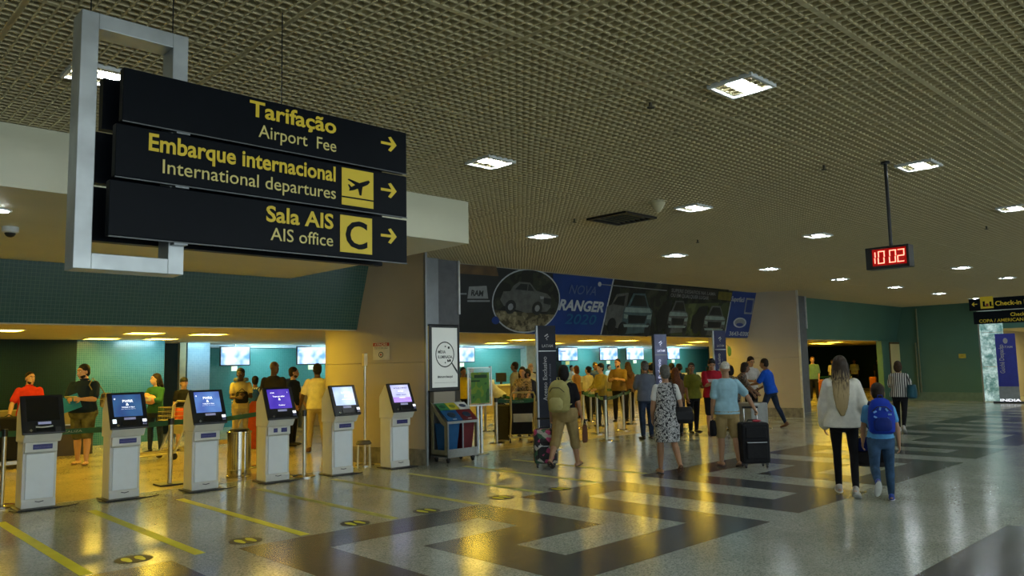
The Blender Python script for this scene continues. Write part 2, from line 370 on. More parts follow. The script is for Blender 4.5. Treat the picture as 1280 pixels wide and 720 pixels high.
# ================================================================ LAMPS (their builders; colours and strengths are set at the top)
def M_emit(name, col, strength):
    m = bpy.data.materials.new(name); m.use_nodes = True; nt = m.node_tree; b = nt.nodes['Principled BSDF']
    b.inputs['Base Color'].default_value = (.8, .8, .8, 1); b.inputs['Emission Color'].default_value = tuple(col)+(1,); b.inputs['Emission Strength'].default_value = strength
    tc = nt.nodes.new('ShaderNodeTexCoord'); n = nt.nodes.new('ShaderNodeTexNoise'); n.inputs['Scale'].default_value = 4
    nt.links.new(tc.outputs['Object'], n.inputs['Vector']); mr = nt.nodes.new('ShaderNodeMapRange'); mr.inputs[3].default_value = strength*.95; mr.inputs[4].default_value = strength*1.05
    nt.links.new(n.outputs['Fac'], mr.inputs[0]); nt.links.new(mr.outputs[0], b.inputs['Emission Strength'])
    return m
m_down = M_emit('downlight_lens', DOWN_C, DOWN_E); m_soff = M_emit('fluorescent_diffuser', SOFF_C, SOFF_E)
m_frame = M('white_light_frame', (.75, .78, .76), .35)
def downlight(x, y, label, group='square downlights set in the open-cell ceiling'):
    t = thing('ceiling_light', label, 'ceiling light', (x, y, ZC), 0, group)
    if not hasattr(downlight, 'f'):
        b = MB(); s = .17
        for a, c in (((-s, 0), (.02, 2*s+.02)), ((s, 0), (.02, 2*s+.02)), ((0, -s), (2*s, .02)), ((0, s), (2*s, .02))): b.box((a[0], a[1], -.004), (c[0], c[1], .03))
        b.box((0, 0, .045), (2*s, 2*s, .01)); downlight.f = b.mesh('light_frame', m_frame)
        b = MB(); b.lathe((0, 0, 0), [(.01, -.012), (.05, -.010), (.068, .0), (.068, .03)], 12); downlight.l = b.mesh('lamp_lens', m_down)
    f = bpy.data.objects.new('light_frame', downlight.f); COL.objects.link(f); f.parent = t
    for s in (-1, 1):
        l = bpy.data.objects.new('lamp_lens', downlight.l); COL.objects.link(l); l.parent = t; l.location = (s*.078, 0, 0)
vis_lab = {
 (0, 1): 'twin-lamp square downlight behind the grey sign frame', (1, 0): 'largest square downlight, alone in the lattice ceiling right of the signs',
 (1, 1): 'square downlight above the end of the white canopy', (2, 0): 'square downlight beside the top of the clock pole',
 (2, 1): 'square downlight just right of the ceiling speaker cone', (2, 2): 'square downlight above the round truck picture',
 (3, 0): 'square downlight at the right edge of the picture beyond the clock', (3, 1): 'square downlight up and to the left of the red clock',
 (3, 2): 'square downlight above the advertising, left of two near the middle', (4, 2): 'square downlight above the advertising, right of two near the middle',
 (5, 2): 'square downlight left of and below the red clock', (5, 1): 'square downlight right of the red clock, near the side sign',
 (6, 2): 'square downlight far back under the clock', (6, 1): 'farthest square downlight above the black side sign'}
for i in range(-3, 9):
    for j in range(-4, 3):
        x, y = 1.5+3.57*i, 2.82+2.76*j
        if (i, j) in vis_lab or j < 0 or i < 0 or y < .23*x or i > 6:
            if j < -2 or i < -2: continue
            if y > 7.2 and x < 6.2: 
                pass
            zc = ZC
            downlight(x, y, vis_lab.get((i, j), 'square downlight in the lattice ceiling outside the picture'))
def soffit_light(x, y, label, group='fluorescent panels in the check-in hall ceiling'):
    t = thing('ceiling_panel_light', label, 'ceiling light', (x, y, ZH), 0, group)
    if not hasattr(soffit_light, 'f'):
        b = MB(); s = .31
        for a, c in (((-s, 0), (.02, 2*s+.02)), ((s, 0), (.02, 2*s+.02)), ((0, -s), (2*s, .02)), ((0, s), (2*s, .02))): b.box((a[0], a[1], -.008), (c[0], c[1], .016))
        soffit_light.f = b.mesh('light_frame', m_frame)
        b = MB(); b.box((0, 0, -.006), (.6, .6, .008)); soffit_light.l = b.mesh('diffuser', m_soff)
    for nm, me in (('light_frame', soffit_light.f), ('diffuser', soffit_light.l)):
        f = bpy.data.objects.new(nm, me); COL.objects.link(f); f.parent = t
SL = [(2.85, 15.7, 'panel light at the far left under the green bulkhead'), (5.3, 16.0, 'panel light above the man in the dark polo shirt'),
      (6.6, 16.1, 'panel light above the boy, right of a pair'), (5.3, 18.7, 'small far panel light left of two before the dark wall'),
      (6.5, 18.5, 'small far panel light right of two before the dark wall'), (2.9, 18.7, 'panel light at the far left before the dark wall'),
      (16.4, 16.8, 'panel light left of the tall airline post'), (17.6, 19.2, 'far panel light left of the tall airline post'),
      (19.3, 16.6, 'panel light just right of the tall airline post'), (20.3, 19.2, 'far panel light right of the tall airline post'),
      (21.0, 16.4, 'panel light under the middle of the advertising'), (25.6, 16.6, 'panel light right of the pale blue post'),
      (29.2, 19.6, 'far panel light between the two pale blue posts'), (28.9, 17.0, 'panel light near the round yellow-lit pillar'),
      (14.0, 12.75, 'panel light behind the bulkhead lip over the near middle queue'), (6.4, 12.75, 'panel light behind the bulkhead lip beside the round pillar'), (1.4, 12.75, 'panel light behind the bulkhead lip near the left edge'),
      (3.9, 12.75, 'panel light behind the bulkhead lip over the left queue'), (11.0, 12.75, 'panel light behind the bulkhead lip above the black totem'), (17.0, 12.75, 'panel light behind the bulkhead lip in the middle bay'), (19.6, 12.75, 'panel light behind the bulkhead lip beside the second pillar'),
      (33.0, 16.6, 'left panel light in the end bay'), (35.6, 16.6, 'right panel light in the end bay'), (26.5, 12.75, 'panel light behind the bulkhead lip in the end bay'), (34.3, 15.2, 'near panel light in the end bay'), (37.4, 17.0, 'far right panel light in the end bay'), (29.5, 12.75, 'added unseen panel light behind the bulkhead lip in the end bay'), (32.0, 18.8, 'far left panel light in the end bay'), (29.0, 14.4, 'panel light behind the end of the second pillar')]  # one unseen lip panel here is added to brighten the end bay
for x, y, l in SL: soffit_light(x, y, l)
def wash(x, y, z, w_, ln, tgt):
    """real cool wall-washing strip fixed under the ceiling edge"""
    la = bpy.data.lights.new('wall_wash_lamp', 'AREA'); la.energy = w_; la.color = WASH_C; la.shape = 'RECTANGLE'; la.size = ln; la.size_y = .12
    o = bpy.data.objects.new('wall_wash_lamp', la); COL.objects.link(o); o.location = (x, y, z)
    dv = Vector(tgt)-Vector((x, y, z)); o.rotation_euler = dv.to_track_quat('-Z', 'Y').to_euler()
wash((XH[0]+XH[1])/2+.5, 18.9, 2.36, WASH_W*.5, .9, ((XH[0]+XH[1])/2+.5, 19.6, 1.3))
wash((XH[2]+XH[3])/2, 20.3, 2.36, WASH_W*.35, .8, ((XH[2]+XH[3])/2, 20.9, 1.4))
for x, k in ((10.5, 1), (13.2, 1), (17.5, 1.0), (20.0, 1), (25.6, .9), (28.6, 1), (32.0, .9)):
    wash(x, YK-1.0, 2.36, WASH_W*k, 1.8, (x, YK, 1.4))
for x, y, z, e, c in ((35.5, 6.5, 2.55, 90, (1, .78, .3)),):
    la = bpy.data.lights.new('corridor_lamp', 'AREA'); la.energy = e; la.color = c; la.size = 2.0
    o = bpy.data.objects.new('corridor_lamp', la); COL.objects.link(o); o.location = (x, y, z)
# ================================================================ SIGNS, CLOCK, CEILING FITTINGS
m_signblk = M('black_sign_face', (.0025, .0045, .0075), .4, var=.1, spec=.12)
m_signyel = M('sign_yellow', (.86, .62, .03), .45, var=.02)
m_signpale = M('sign_pale_yellow', (.80, .68, .22), .45, var=.02)
SY = 3.8
def frame_bar(b, x0, x1, z0, z1, w, y0, y1):
    b.bx(x0, x0+w, y0, y1, z0, z1); b.bx(x1-w, x1, y0, y1, z0, z1); b.bx(x0+w, x1-w, y0, y1, z1-w, z1); b.bx(x0+w, x1-w, y0, y1, z0, z0+w)
t = thing('hanging_sign', 'large hanging black direction sign with three yellow-lettered boards on a grey rectangular frame', 'sign', (1.2, SY, 2.08))
ox, oz = 1.2, 2.08
b = MB(); frame_bar(b, .965-ox, 1.455-ox, 0, 3.295-oz, .075, .06, .2); b.build('frame', M('satin_aluminium', (.56, .60, .60), .38, .6, var=.18, scale=5), t, bevel=.003)
b = MB()
for x in (1.02, 1.40, 2.0): b.tube([(x-ox, .13, (3.29 if x < 1.5 else 2.75)-oz), (x-ox, .13, ZC-oz)], .003, 6)
b.build('hanging_wire', m_black, t)
boards = [(157.7, 507.6, 85, 163.7, 153, 213), (150, 508, 152, 221, 222, 272), (141, 506, 226, 278, 294, 326.5)]
zz = [(3.04, 2.785), (2.765, 2.515), (2.495, 2.235)]; xl = [1.135, 1.11, 1.09]
for k in range(3):
    z1, z0 = zz[k]; x0 = xl[k]; x1 = 2.76
    b = MB(); b.bx(x0-ox, x1-ox, -.0, .055, z0-oz, z1-oz); bd = b.build('sign_board', m_signblk, t, bevel=.004)
    b = MB(); b.bx(x0-.03-ox, x1-.04-ox, .205, .26, z0+.0-oz, z1-.0-oz); b.build('rear_board', m_signblk, t)
    b = MB(); b.bx(x0-ox, x1-ox, -.003, .002, z0-.008-oz, z0-.002-oz); b.build('edge_strip', M('dull_edge', (.12, .13, .13), .4, .5), bd)
    b = MB(); b.bx(1.385-ox, 1.45-ox, .0, .05, z0-.016-oz, z0-.004-oz); b.build('bracket', m_grey, t)
def arrow(parent, cx, cz, s, mat, y=-.002, flip=1, frame='S'):
    # shaft and two barbs, one flat cut-out
    pts = [(-1, -.13), (.25, -.13), (-.15, -.62), (.2, -.62+.0), (.95, 0), (.2, .62), (-.15, .62), (.25, .13), (-1, .13)]
    pts = [(-1, -.14), (.3, -.14), (-.12, -.68), (.22, -.80), (.95, 0), (.22, .80), (-.12, .68), (.3, .14), (-1, .14)]
    b = MB(); poly = [(cx+flip*p[0]*s, cz+p[1]*s) for p in pts]
    if frame == 'S': b.prism(poly, 1, y-.001, y)
    else: b.prism([(-p[0], p[1]) for p in poly], 0, y-.001, y)
    return b.build('arrow', mat, parent)
def tx(body, px0, px1, py, size, m, bold):    # width from the columns it spans on the sign's plane
    xa = on_y(px0, py, SY).x; xb = on_y(px1, py+(px1-px0)*.2, SY).x; z = on_y(px0, py, SY).z
    return text(body, size, (xa-ox, -.003, z-oz), SOUTH, m, t, width=xb-xa, bold=bold)
tx('Tarifação', 312, 420, 144, .118, m_signyel, .022)
tx('Airport  Fee', 323, 420, 171, .098, m_signpale, .003)
tx('Embarque internacional', 184, 418, 187, .118, m_signyel, .022)
tx('International departures', 201, 418, 216, .098, m_signpale, .003)
tx('Sala AIS', 332, 416, 276, .118, m_signyel, .022)
tx('AIS office', 338, 416, 300, .098, m_signpale, .003)
for py in (180, 238, 295):
    p = on_y(486, py, SY); arrow(t, p.x-ox, p.z-oz, .058, m_signyel)
pa, pb = on_y(427, 204, SY), on_y(466.5, 255, SY)
b = MB(); b.bx(pa.x-ox, pb.x-ox, -.003, -.0005, 2.535-oz, 2.75-oz); pic = b.build('pictogram_plate', m_signyel, t)
b = MB(); b.bx(pa.x-ox, pb.x-ox, -.005, -.003, 2.577-oz, 2.585-oz); b.build('black_stripe', m_signblk, pic)
cx, cz = (pa.x+pb.x)/2-ox, 2.665-oz
pl_ = [(-.085, -.02), (-.072, -.055), (-.03, -.045), (.005, -.034), (.02, -.075), (.034, -.075), (.03, -.022), (.078, .002), (.092, .022), (.082, .034), (.04, .022), (-.006, .002), (-.07, .022), (-.084, .018), (-.03, -.012), (-.058, -.026), (-.078, -.006)]
b = MB(); b.prism([(cx+p[0]*.95, cz+p[1]*.95) for p in [(-.062, -.048), (-.03, -.04), (.0, -.026), (.012, -.066), (.024, -.066), (.032, -.012), (.07, .008), (.086, .026), (.076, .036), (.05, .026), (.01, .010), (-.066, .026), (-.072, .020), (-.02, -.006), (-.046, -.022), (-.062, -.008), (-.070, -.010), (-.058, -.032)]], 1, -.005, -.0032); b.build('aeroplane_symbol', m_signblk, pic)
b = MB(); b.bx(pa.x-.01-ox, pb.x-.01-ox, -.003, -.0005, 2.263-oz, 2.475-oz); pic2 = b.build('letter_plate', m_signyel, t)
text('C', .22, ((pa.x+pb.x)/2-.01-ox, -.0045, 2.292-oz), SOUTH, m_signblk, pic2, align='CENTER', bold=.02)

# black check-in sign at the right
SX = 12.0
t = thing('side_sign', 'black two-board check-in sign with yellow pictogram high at the right edge', 'sign', (SX, 2.3, 2.0))
oy, oz = 2.3, 2.0
b = MB(); b.bx(0, .06, -.9, 3.405-oy, 2.235-oz, 2.40-oz); b.build('sign_board', m_signblk, t)
b = MB(); b.bx(0, .06, -.9, 3.36-oy, 2.05-oz, 2.22-oz); b.build('sign_board', m_signblk, t)
b = MB(); b.bx(-.004, .0, -.9, 3.3-oy, 2.223-oz, 2.232-oz); b.build('edge_strip', m_trim, t)
b = MB(); b.tube([(.03, .3, .38), (.03, .3, ZC-oz)], .015, 8); b.tube([(.03, -.5, .38), (.03, -.5, ZC-oz)], .015, 8); b.build('hanging_rod', m_black, t)
def side(px, py): p = on_x(px, py, SX); return p.y-oy, p.z-oz
y_, z_ = side(1218, 380.5); b = MB(); arrow(t, -y_, z_, .035, m_signyel, y=-.003, flip=-1, frame='W')
ya, za = side(1226, 386); yb, zb = side(1241, 371); b = MB(); b.bx(-.004, -.001, yb, ya, za, zb+.01); pic = b.build('pictogram_plate', m_signyel, t)
for dy, hh in ((.035, .055), (-.045, .045)):
    b = MB(); yy = (ya+yb)/2+dy; zc = (za+zb)/2-.02
    b.bx(-.006, -.004, yy-.012, yy+.012, zc-.03, zc-.03+hh); b.box((-.005, yy, zc-.022+hh), (.002, .026, .02)); b.bx(-.006, -.004, yy-.03, yy+.01, zc-.03, zc-.018); b.build('figure_symbol', m_signblk, pic)
b = MB(); b.bx(-.006, -.004, (ya+yb)/2-.02, (ya+yb)/2+.012, (za+zb)/2-.05, (za+zb)/2-.01); b.build('counter_symbol', M('dark_red_symbol', (.25, .03, .02), .5), pic)
y_, z_ = side(1244, 382); text('Check-in LATAM', .085, (-.003, y_, z_), WEST, m_signyel, t, bold=.02)
y_, z_ = side(1263, 395); text('Check-in', .065, (-.003, y_, z_), WEST, m_signyel, t, bold=.02)
y_, z_ = side(1224, 403.5); text('COPA / AMERICAN / AVIANCA', .062, (-.003, y_, z_), WEST, m_signyel, t, bold=.01)

# digital clock on a pole
t = thing('digital_clock', 'red-digit digital clock reading 10 02 hanging on a long black pole', 'clock', (8.15, 3.0, 2.63))
b = MB(); b.bx(0, .14, -.19, .235, -.115, .11); b.build('case', m_black, t, bevel=.006)
b = MB(); b.bx(-.004, 0, -.165, .165, -.085, .085); b.build('display_window', M('red_lit_filter', (.20, .004, .003), .25, emit=.35, ecol=(.5, .0, .0)), t)
b = MB(); b.tube([(.07, 0, .1), (.07, 0, ZC-2.63)], .018, 10); b.build('pole', m_black, t)
b = MB(); b.cyl((.07, 0, ZC-2.63-.02), .045, .02, 16); b.build('ceiling_rose', m_black, t)
m_led = M_emit('red_led', (1.0, .22, .12), 2.0)
seg = {'0': 'abcdef', '1': 'bc', '2': 'abged'}
def digit(ch, yc):
    b = MB(); w_, h = .028, .060; t_ = .009
    S = {'a': (0, h, w_, 0), 'd': (0, -h, w_, 0), 'g': (0, 0, w_, 0), 'b': (w_, h/2, 0, h/2), 'c': (w_, -h/2, 0, h/2), 'f': (-w_, h/2, 0, h/2), 'e': (-w_, -h/2, 0, h/2)}
    for s in seg[ch]:
        u, z, hw, hh = S[s]; b.box((-.006, yc-u-z*.08, z), (.004, 2*hw+t_ if hw else t_, 2*hh-.006 if hh else t_))
    b.build('digit', m_led, t)
for ch, yc in (('1', .165), ('0', .075), ('0', -.035), ('2', -.115)): digit(ch, yc)
b = MB()
for k in range(6): b.lathe((.07, -.15+k*.06, .11), [(.006, 0), (.006, .006), (.003, .01)], 8)
b.build('case_screw', m_chrome, t)

# ceiling fittings
p = on_floor(822, 252, ZC); t = thing('ceiling_speaker', 'pale cone-shaped ceiling speaker beyond the air vent', 'speaker', (p.x, p.y, ZC))
b = MB(); b.lathe((0, 0, 0), [(.10, 0), (.09, -.04), (.03, -.13), (.015, -.14)], 20); b.build('horn', M('cream_plastic', (.55, .5, .3), .5), t, smooth=True)
b = MB(); b.cyl((0, 0, -.012), .12, .012, 20); b.build('mounting_ring', M('cream_plastic', (.55, .5, .3), .5), t)
p = on_floor(777, 272, ZC); t = thing('air_vent', 'black square air vent set in the lattice ceiling', 'air vent', (p.x, p.y, ZC-.004))
b = MB(); s = .32
for a, c in (((-s, 0), (.05, 2*s+.05)), ((s, 0), (.05, 2*s+.05)), ((0, -s), (2*s, .05)), ((0, s), (2*s, .05))): b.box((a[0], a[1], -.01), (c[0], c[1], .03))
b.build('vent_frame', m_black, t)
b = MB(); b.box((0, 0, .03), (2*s, 2*s, .01)); b.build('backing', m_void, t)
for k in range(7):
    b = MB(); b.box((0, -.26+k*.087, -.008), (2*s-.04, .045, .006), Matrix.Rotation(R(30), 3, 'X')); b.build('slat', M('dark_slat', (.05, .05, .04), .5), t)
m_sprk = M('dull_brass', (.10, .09, .06), .5, .5)
for k, (px, py, l) in enumerate(((813, 128, 'small dark sprinkler head left of the largest downlight'), (1030, 207, 'small dark sprinkler head high before the clock pole'), (872, 300, 'small sprinkler head below the middle downlights'), (718, 274, 'small sprinkler head left of the air vent'), (1233, 283, 'small sprinkler head right of the red clock'))):
    p = on_floor(px, py, ZC); t = thing('sprinkler', l, 'sprinkler', (p.x, p.y, ZC), 0, 'sprinkler heads under the ceiling')
    b = MB(); b.cyl((0, 0, -.03), .014, .035, 10); b.cyl((0, 0, -.045), .03, .006, 12); b.box((.012, 0, -.035), (.004, .01, .03)); b.box((-.012, 0, -.035), (.004, .01, .03)); b.build('sprinkler_head', m_sprk, t)
p = on_floor(13, 284, BZ); t = thing('dome_camera', 'white dome security camera under the canopy at the left edge', 'camera', (p.x, p.y, BZ))
b = MB(); b.lathe((0, 0, 0), [(.075, 0), (.075, -.05), (.06, -.06)], 20); b.build('housing', m_frame, t, smooth=True)
b = MB(); b.ell((0, 0, -.055), (.052, .052, .05)); b.build('dome', m_black, t, smooth=True)
p = on_floor(1, 262, BZ); t = thing('canopy_spotlight', 'small bright spotlight under the white canopy at the left edge', 'ceiling light', (p.x, p.y, BZ))
b = MB(); b.lathe((0, 0, 0), [(.09, 0), (.09, -.012), (.07, -.014)], 16); b.build('light_frame', m_frame, t)
b = MB(); b.cyl((0, 0, -.018), .06, .004, 16); b.build('lamp_lens', m_down, t)

# ---- printed advertising on the leaning bulkhead
m_ink = M('banner_black', (.010, .012, .012), .35); m_adblue = M('banner_blue', (.006, .035, .19), .35, var=.15, scale=1.5)
m_adsky = M('banner_brown', (.10, .055, .015), .4, var=.5, scale=3); m_adgrey = M('banner_grey', (.22, .235, .24), .4); m_adlight = M('banner_pale', (.42, .46, .48), .4)
m_adforest = M_pattern('banner_forest', [(0, (.008, .010, .006)), (.5, (.02, .025, .012)), (.62, (.04, .04, .022))], 3, 'noise')
m_adfield = M_pattern('banner_field', [(0, (.02, .025, .008)), (.45, (.05, .065, .02)), (.6, (.09, .11, .035))], 2, 'noise')
m_adgravel = M_pattern('banner_gravel', [(0, (.05, .04, .015)), (.45, (.14, .12, .06)), (.58, (.24, .21, .12))], 8, 'noise')
m_car1 = M('banner_truck_teal', (.05, .09, .095), .4, var=.3); m_car2 = M('banner_truck_grey', (.085, .09, .082), .4, var=.3); m_carhi = M('banner_truck_light', (.21, .28, .25), .4, var=.2)
bt = thing('banner', 'long dark blue truck advertisement printed above the middle queue', 'banner', (0, YB0-.0, ZB0)); bt.rotation_euler = (R(90)+LEAN, 0, 0)
nrm = Vector((0, -math.cos(LEAN), -math.sin(LEAN))); bup = Vector((0, -math.sin(LEAN), math.cos(LEAN)))
def ban(px, py, off=.0):
    p = on_plane(px, py, (0, YB0, ZB0), nrm); d = p-Vector((0, YB0, ZB0)); return (p.x, d.dot(bup))
def bflat(name, pts, z, m, px=True):
    b = MB(); q = [ban(*p) for p in pts] if px else pts
    ar = sum(q[i][0]*q[(i+1) % len(q)][1]-q[(i+1) % len(q)][0]*q[i][1] for i in range(len(q)))
    if ar < 0: q = q[::-1]
    b.prism(q, 2, z-.002, z); return b.build(name, m, bt)
XB0, XB1 = 9.5, 21.2
b = MB(); b.bx(XB0, XB1, .0, BH-.01, 0, .03); b.build('backing_panel', m_ink, bt)
b = MB(); b.bx(XB0-.03, XB0, 0, BH-.01, 0, .045); b.build('edge_trim', m_trim, bt)
bflat('brown_sky_print', [(563, 329), (619, 333), (622, 345), (563, 341)], .032, m_adsky)
bflat('tailgate_print', [(585, 358), (607, 357), (609, 373), (583, 373)], .032, m_adgrey)
for a in ((583, 375, 611, 377), (570, 366, 582, 368)): bflat('bumper_print', [(a[0], a[1]), (a[2], a[1]), (a[2], a[3]), (a[0], a[3])], .032, m_adgrey)
text('RAM', .16, ban(587, 369)+(.034,), (0, 0, 0), m_ink, bt, bold=.03)
# blue centre field
bflat('blue_field_print', [(690, 342), (765, 348.5), (749, 418), (655, 417), (690, 395)], .032, m_adblue)
bflat('blue_field_edge', [(765, 348.5), (766.5, 348.6), (750.5, 418), (749, 418)], .033, m_adlight)
b = MB(); c0 = ban(656, 375); cl = ban(615, 375)[0]; cr = ban(697.5, 375)[0]; rx = (cr-cl)/2; ccx = (cr+cl)/2; tp = BH-.02; ry = .69; ccy = tp-ry+.0
def disc(name, rx_, ry_, z, m, a0=0, a1=360, cx=None, cy=None):
    q = [((ccx if cx is None else cx)+rx_*math.cos(R(a)), (ccy if cy is None else cy)+ry_*math.sin(R(a))) for a in range(a0, a1, 8)]
    return bflat(name, q, z, m, px=False)
ccy = .70; ry = .66
disc('ring_print', rx+.03, ry+.03, .036, m_adlight); disc('forest_print', rx, ry, .038, m_adforest)
q = [(ccx+rx*math.cos(R(a)), ccy+ry*math.sin(R(a))) for a in range(200, 341, 8)]; bflat('gravel_print', q, .040, m_adgravel, px=False)
bflat('blue_dot_print', [ (618+5*math.cos(R(a)), 400+5*math.sin(R(a))) for a in range(0, 360, 30)], .040, m_adblue)
def truck(x, y, w_, hs, col, hi, z=.042, side_=False, mir=1):
    def q(name, pts, dz, m): bflat(name, [(x+mir*p[0]*w_, y+p[1]*hs) for p in pts], z+dz, m, px=False)
    if side_:
        q('truck_body_print', [(-.5, -.02), (-.46, .12), (-.34, .13), (-.30, .22), (-.2, .30), (.0, .30), (.14, .17), (.36, .13), (.45, .06), (.46, -.1), (.40, -.18), (-.0, -.22), (-.42, -.12)], 0, col)
        q('truck_window_print', [(-.26, .17), (-.17, .27), (-.04, .27), (-.04, .16)], .002, m_ink); q('truck_window_print', [(-.02, .16), (-.02, .27), (.01, .27), (.1, .16)], .002, m_ink)
        for cx_ in (-.3, .2): q('truck_wheel_print', [(cx_+.10*math.cos(R(a)), -.13+.12*math.sin(R(a))) for a in range(0, 360, 30)], .003, m_ink); q('truck_hub_print', [(cx_+.05*math.cos(R(a)), -.13+.06*math.sin(R(a))) for a in range(0, 360, 45)], .004, m_adgrey)
        q('truck_grille_print', [(.3, .06), (.45, .05), (.45, -.06), (.31, -.04)], .003, m_ink); q('truck_lamp_print', [(.22, .08), (.3, .08), (.3, .04), (.24, .03)], .004, hi)
    else:
        q('truck_side_print', [(-.5, -.22), (-.5, .10), (-.42, .14), (-.34, .33), (-.1, .37), (-.1, -.3)], 0, m_car2 if col is m_car1 else m_ink)
        q('truck_window_print', [(-.39, .15), (-.31, .29), (-.16, .32), (-.16, .13)], .002, m_ink)
        q('truck_body_print', [(-.15, -.30), (-.16, .08), (-.08, .14), (.0, .37), (.26, .38), (.38, .14), (.47, .07), (.48, -.24), (.42, -.34), (-.06, -.38)], .001, col)
        q('truck_windscreen_print', [(-.03, .14), (.04, .34), (.25, .34), (.35, .14)], .003, m_ink)
        q('truck_bonnet_print', [(-.12, .11), (.40, .11), (.45, .03), (-.14, .02)], .004, hi)
        q('truck_grille_print', [(-.04, -.03), (.36, -.03), (.34, -.17), (-.02, -.18)], .004, m_ink)
        q('truck_lamp_print', [(-.14, -.01), (-.05, -.03), (-.06, -.10), (-.13, -.09)], .005, hi); q('truck_lamp_print', [(.37, -.02), (.47, .0), (.46, -.09), (.37, -.09)], .005, hi)
        q('truck_bumper_print', [(-.12, -.20), (.44, -.20), (.42, -.24), (-.10, -.25)], .005, hi)
        for cx_, cy_, k_ in ((-.36, -.22, .09), (-.12, -.28, .10), (.42, -.29, .07)): q('truck_wheel_print', [(cx_+k_*math.cos(R(a)), cy_+.13*math.sin(R(a))) for a in range(0, 360, 30)], .002, m_ink)
truck(ccx, ccy+.02, 1.62*rx, 1.25, m_car2, m_adgrey, side_=True)
bflat('dark_field_print', [(767, 349), (910, 362), (900, 421), (751, 418)], .030+.001, m_adforest)
bflat('grass_print', [(838, 380), (912, 378), (906, 420), (826, 419)], .034, m_adfield)
pa, pb = ban(757, 395), ban(813, 395); truck((pa[0]+pb[0])/2, .55, (pb[0]-pa[0])*1.05, 1.35, m_car1, m_carhi, mir=1)
pa, pb = ban(820, 398), ban(858, 398); truck((pa[0]+pb[0])/2, .52, (pb[0]-pa[0])*1.05, 1.15, m_car2, m_carhi, z=.044)
pa, pb = ban(864, 400), ban(905, 400); truck((pa[0]+pb[0])/2, .47, (pb[0]-pa[0])*1.05, 1.10, m_car2, m_carhi, z=.046)
bflat('headline_strip_print', [(835, 357), (896, 362.5), (895, 374), (834, 371)], .036, m_ink)
bflat('thin_line_print', [(748, 354.5), (832, 362.5), (832, 363.5), (748, 355.5)], .040, m_adgrey)
bflat('marker_dot_print', [(748+2.2*math.cos(R(a)), 355+3*math.sin(R(a))) for a in range(0, 360, 40)], .041, m_adlight)
bflat('yellow_sign_print', [(897, 364), (916, 366), (913, 376), (896, 374)], .037, M('banner_yellow', (.13, .11, .015), .4, var=.3))
bflat('blue_end_print', [(914, 364), (946.5, 366), (939, 422), (903, 421)], .048, m_adblue)
bflat('blue_end_edge', [(911, 377), (912, 377), (904, 421), (903, 421)], .050, m_adlight)
def btext(body, px0, px1, py, size, m, bold=0, shear=0, z=.052):
    a = ban(px0, py); c = ban(px1, py); return text(body, size, (a[0], a[1], z), (0, 0, 0), m, bt, width=c[0]-a[0], bold=bold, shear=shear)
btext('NOVA', 708, 742, 366.5, .30, M('banner_faint', (.08, .12, .24), .4), .0, .2)
btext('RANGER', 695, 752, 386.5, .33, m_adlight, .035, .2)
btext('2020', 703, 742, 404, .33, M('banner_faint2', (.01, .11, .22), .4), .01, .15)
btext('SUPERE DESAFIOS NA LAMA', 837, 893, 364.5, .13, m_adgrey, .01)
btext('OU EM QUALQUER LUGAR', 836, 884, 370.5, .13, m_adgrey, .01)
btext('Superfácil', 912, 928, 376, .2, m_adlight, .01)
btext('3643-0300', 909, 934, 419, .17, m_adlight, .02)
pa, pb = ban(928, 392), ban(941, 373)
b = MB(); frame_b = [(pa[0], pa[1]), (pb[0], pb[1])]
b.bx(pa[0], pb[0], pa[1], pb[1], .049, .051); b.build('phone_frame_print', m_adgrey, bt)
b = MB(); b.bx(pa[0]+.05, pb[0]-.05, pa[1]+.05, pb[1]-.05, .051, .053); b.build('phone_screen_print', m_adblue, bt)
c_ = ban(923, 403); rr = (ban(931, 403)[0]-ban(915, 403)[0])/2
disc('badge_print', rr, rr*.42, .050, m_adlight, cx=c_[0], cy=c_[1]); disc('badge_inner_print', rr*.8, rr*.32, .052, m_adgrey, cx=c_[0], cy=c_[1])
disc('badge_base_print', rr*.55, rr*.15, .054, m_adblue, cx=c_[0], cy=c_[1]-.06)

# attention notice on the round pillar
def on_pillar(px, py):
    d = ray(px, py); best = None
    for (xa, ya), (xb, yb) in zip(NOSE[:12], NOSE[1:12]):
        det = d.x*(yb-ya)-d.y*(xb-xa)
        if abs(det) < 1e-9: continue
        u = (d.x*(-ya)-d.y*(-xa))/det
        if 0 <= u <= 1:
            q = (xa+u*(xb-xa), ya+u*(yb-ya)); tt = q[0]/d.x
            if best is None or tt < best[0]: best = (tt, math.atan2(yb-ya, xb-xa))
    return Vector((0, 0, EYE))+d*best[0], best[1]
p, tang = on_pillar(477.5, 439); ang = tang+R(90)
t = thing('notice', 'small white notice with a red ATENÇÃO header on the round pillar', 'notice', (p.x+.03*math.cos(ang), p.y+.03*math.sin(ang), p.z), ang+R(90))
def curved(name, x0, x1, z0, z1, m, dy):
    b = MB(); n = 6; xs = [x0+(x1-x0)*i/n for i in range(n+1)]; yy = [x*x/4 for x in xs]
    vs = []
    for x, y in zip(xs, yy): vs += [(x, y+dy, z0), (x, y+dy, z1), (x, y+dy-.002, z0), (x, y+dy-.002, z1)]
    fs = []
    for i in range(n): a = i*4; c = a+4; fs += [(a+2, c+2, c+3, a+3), (a, a+1, c+1, c), (a+1, a+3, c+3, c+1), (a, c, c+2, a+2)]
    fs += [(0, 2, 3, 1), (n*4, n*4+1, n*4+3, n*4+2)]
    b.add(vs, fs); return b.build(name, m, t)
m_paper = M('white_paper', (.62, .60, .50), .6); m_redink = M('red_print', (.38, .04, .02), .6)
curved('sheet', -.17, .17, -.15, .15, m_paper, 0); curved('red_header', -.165, .165, .085, .145, m_redink, -.003)
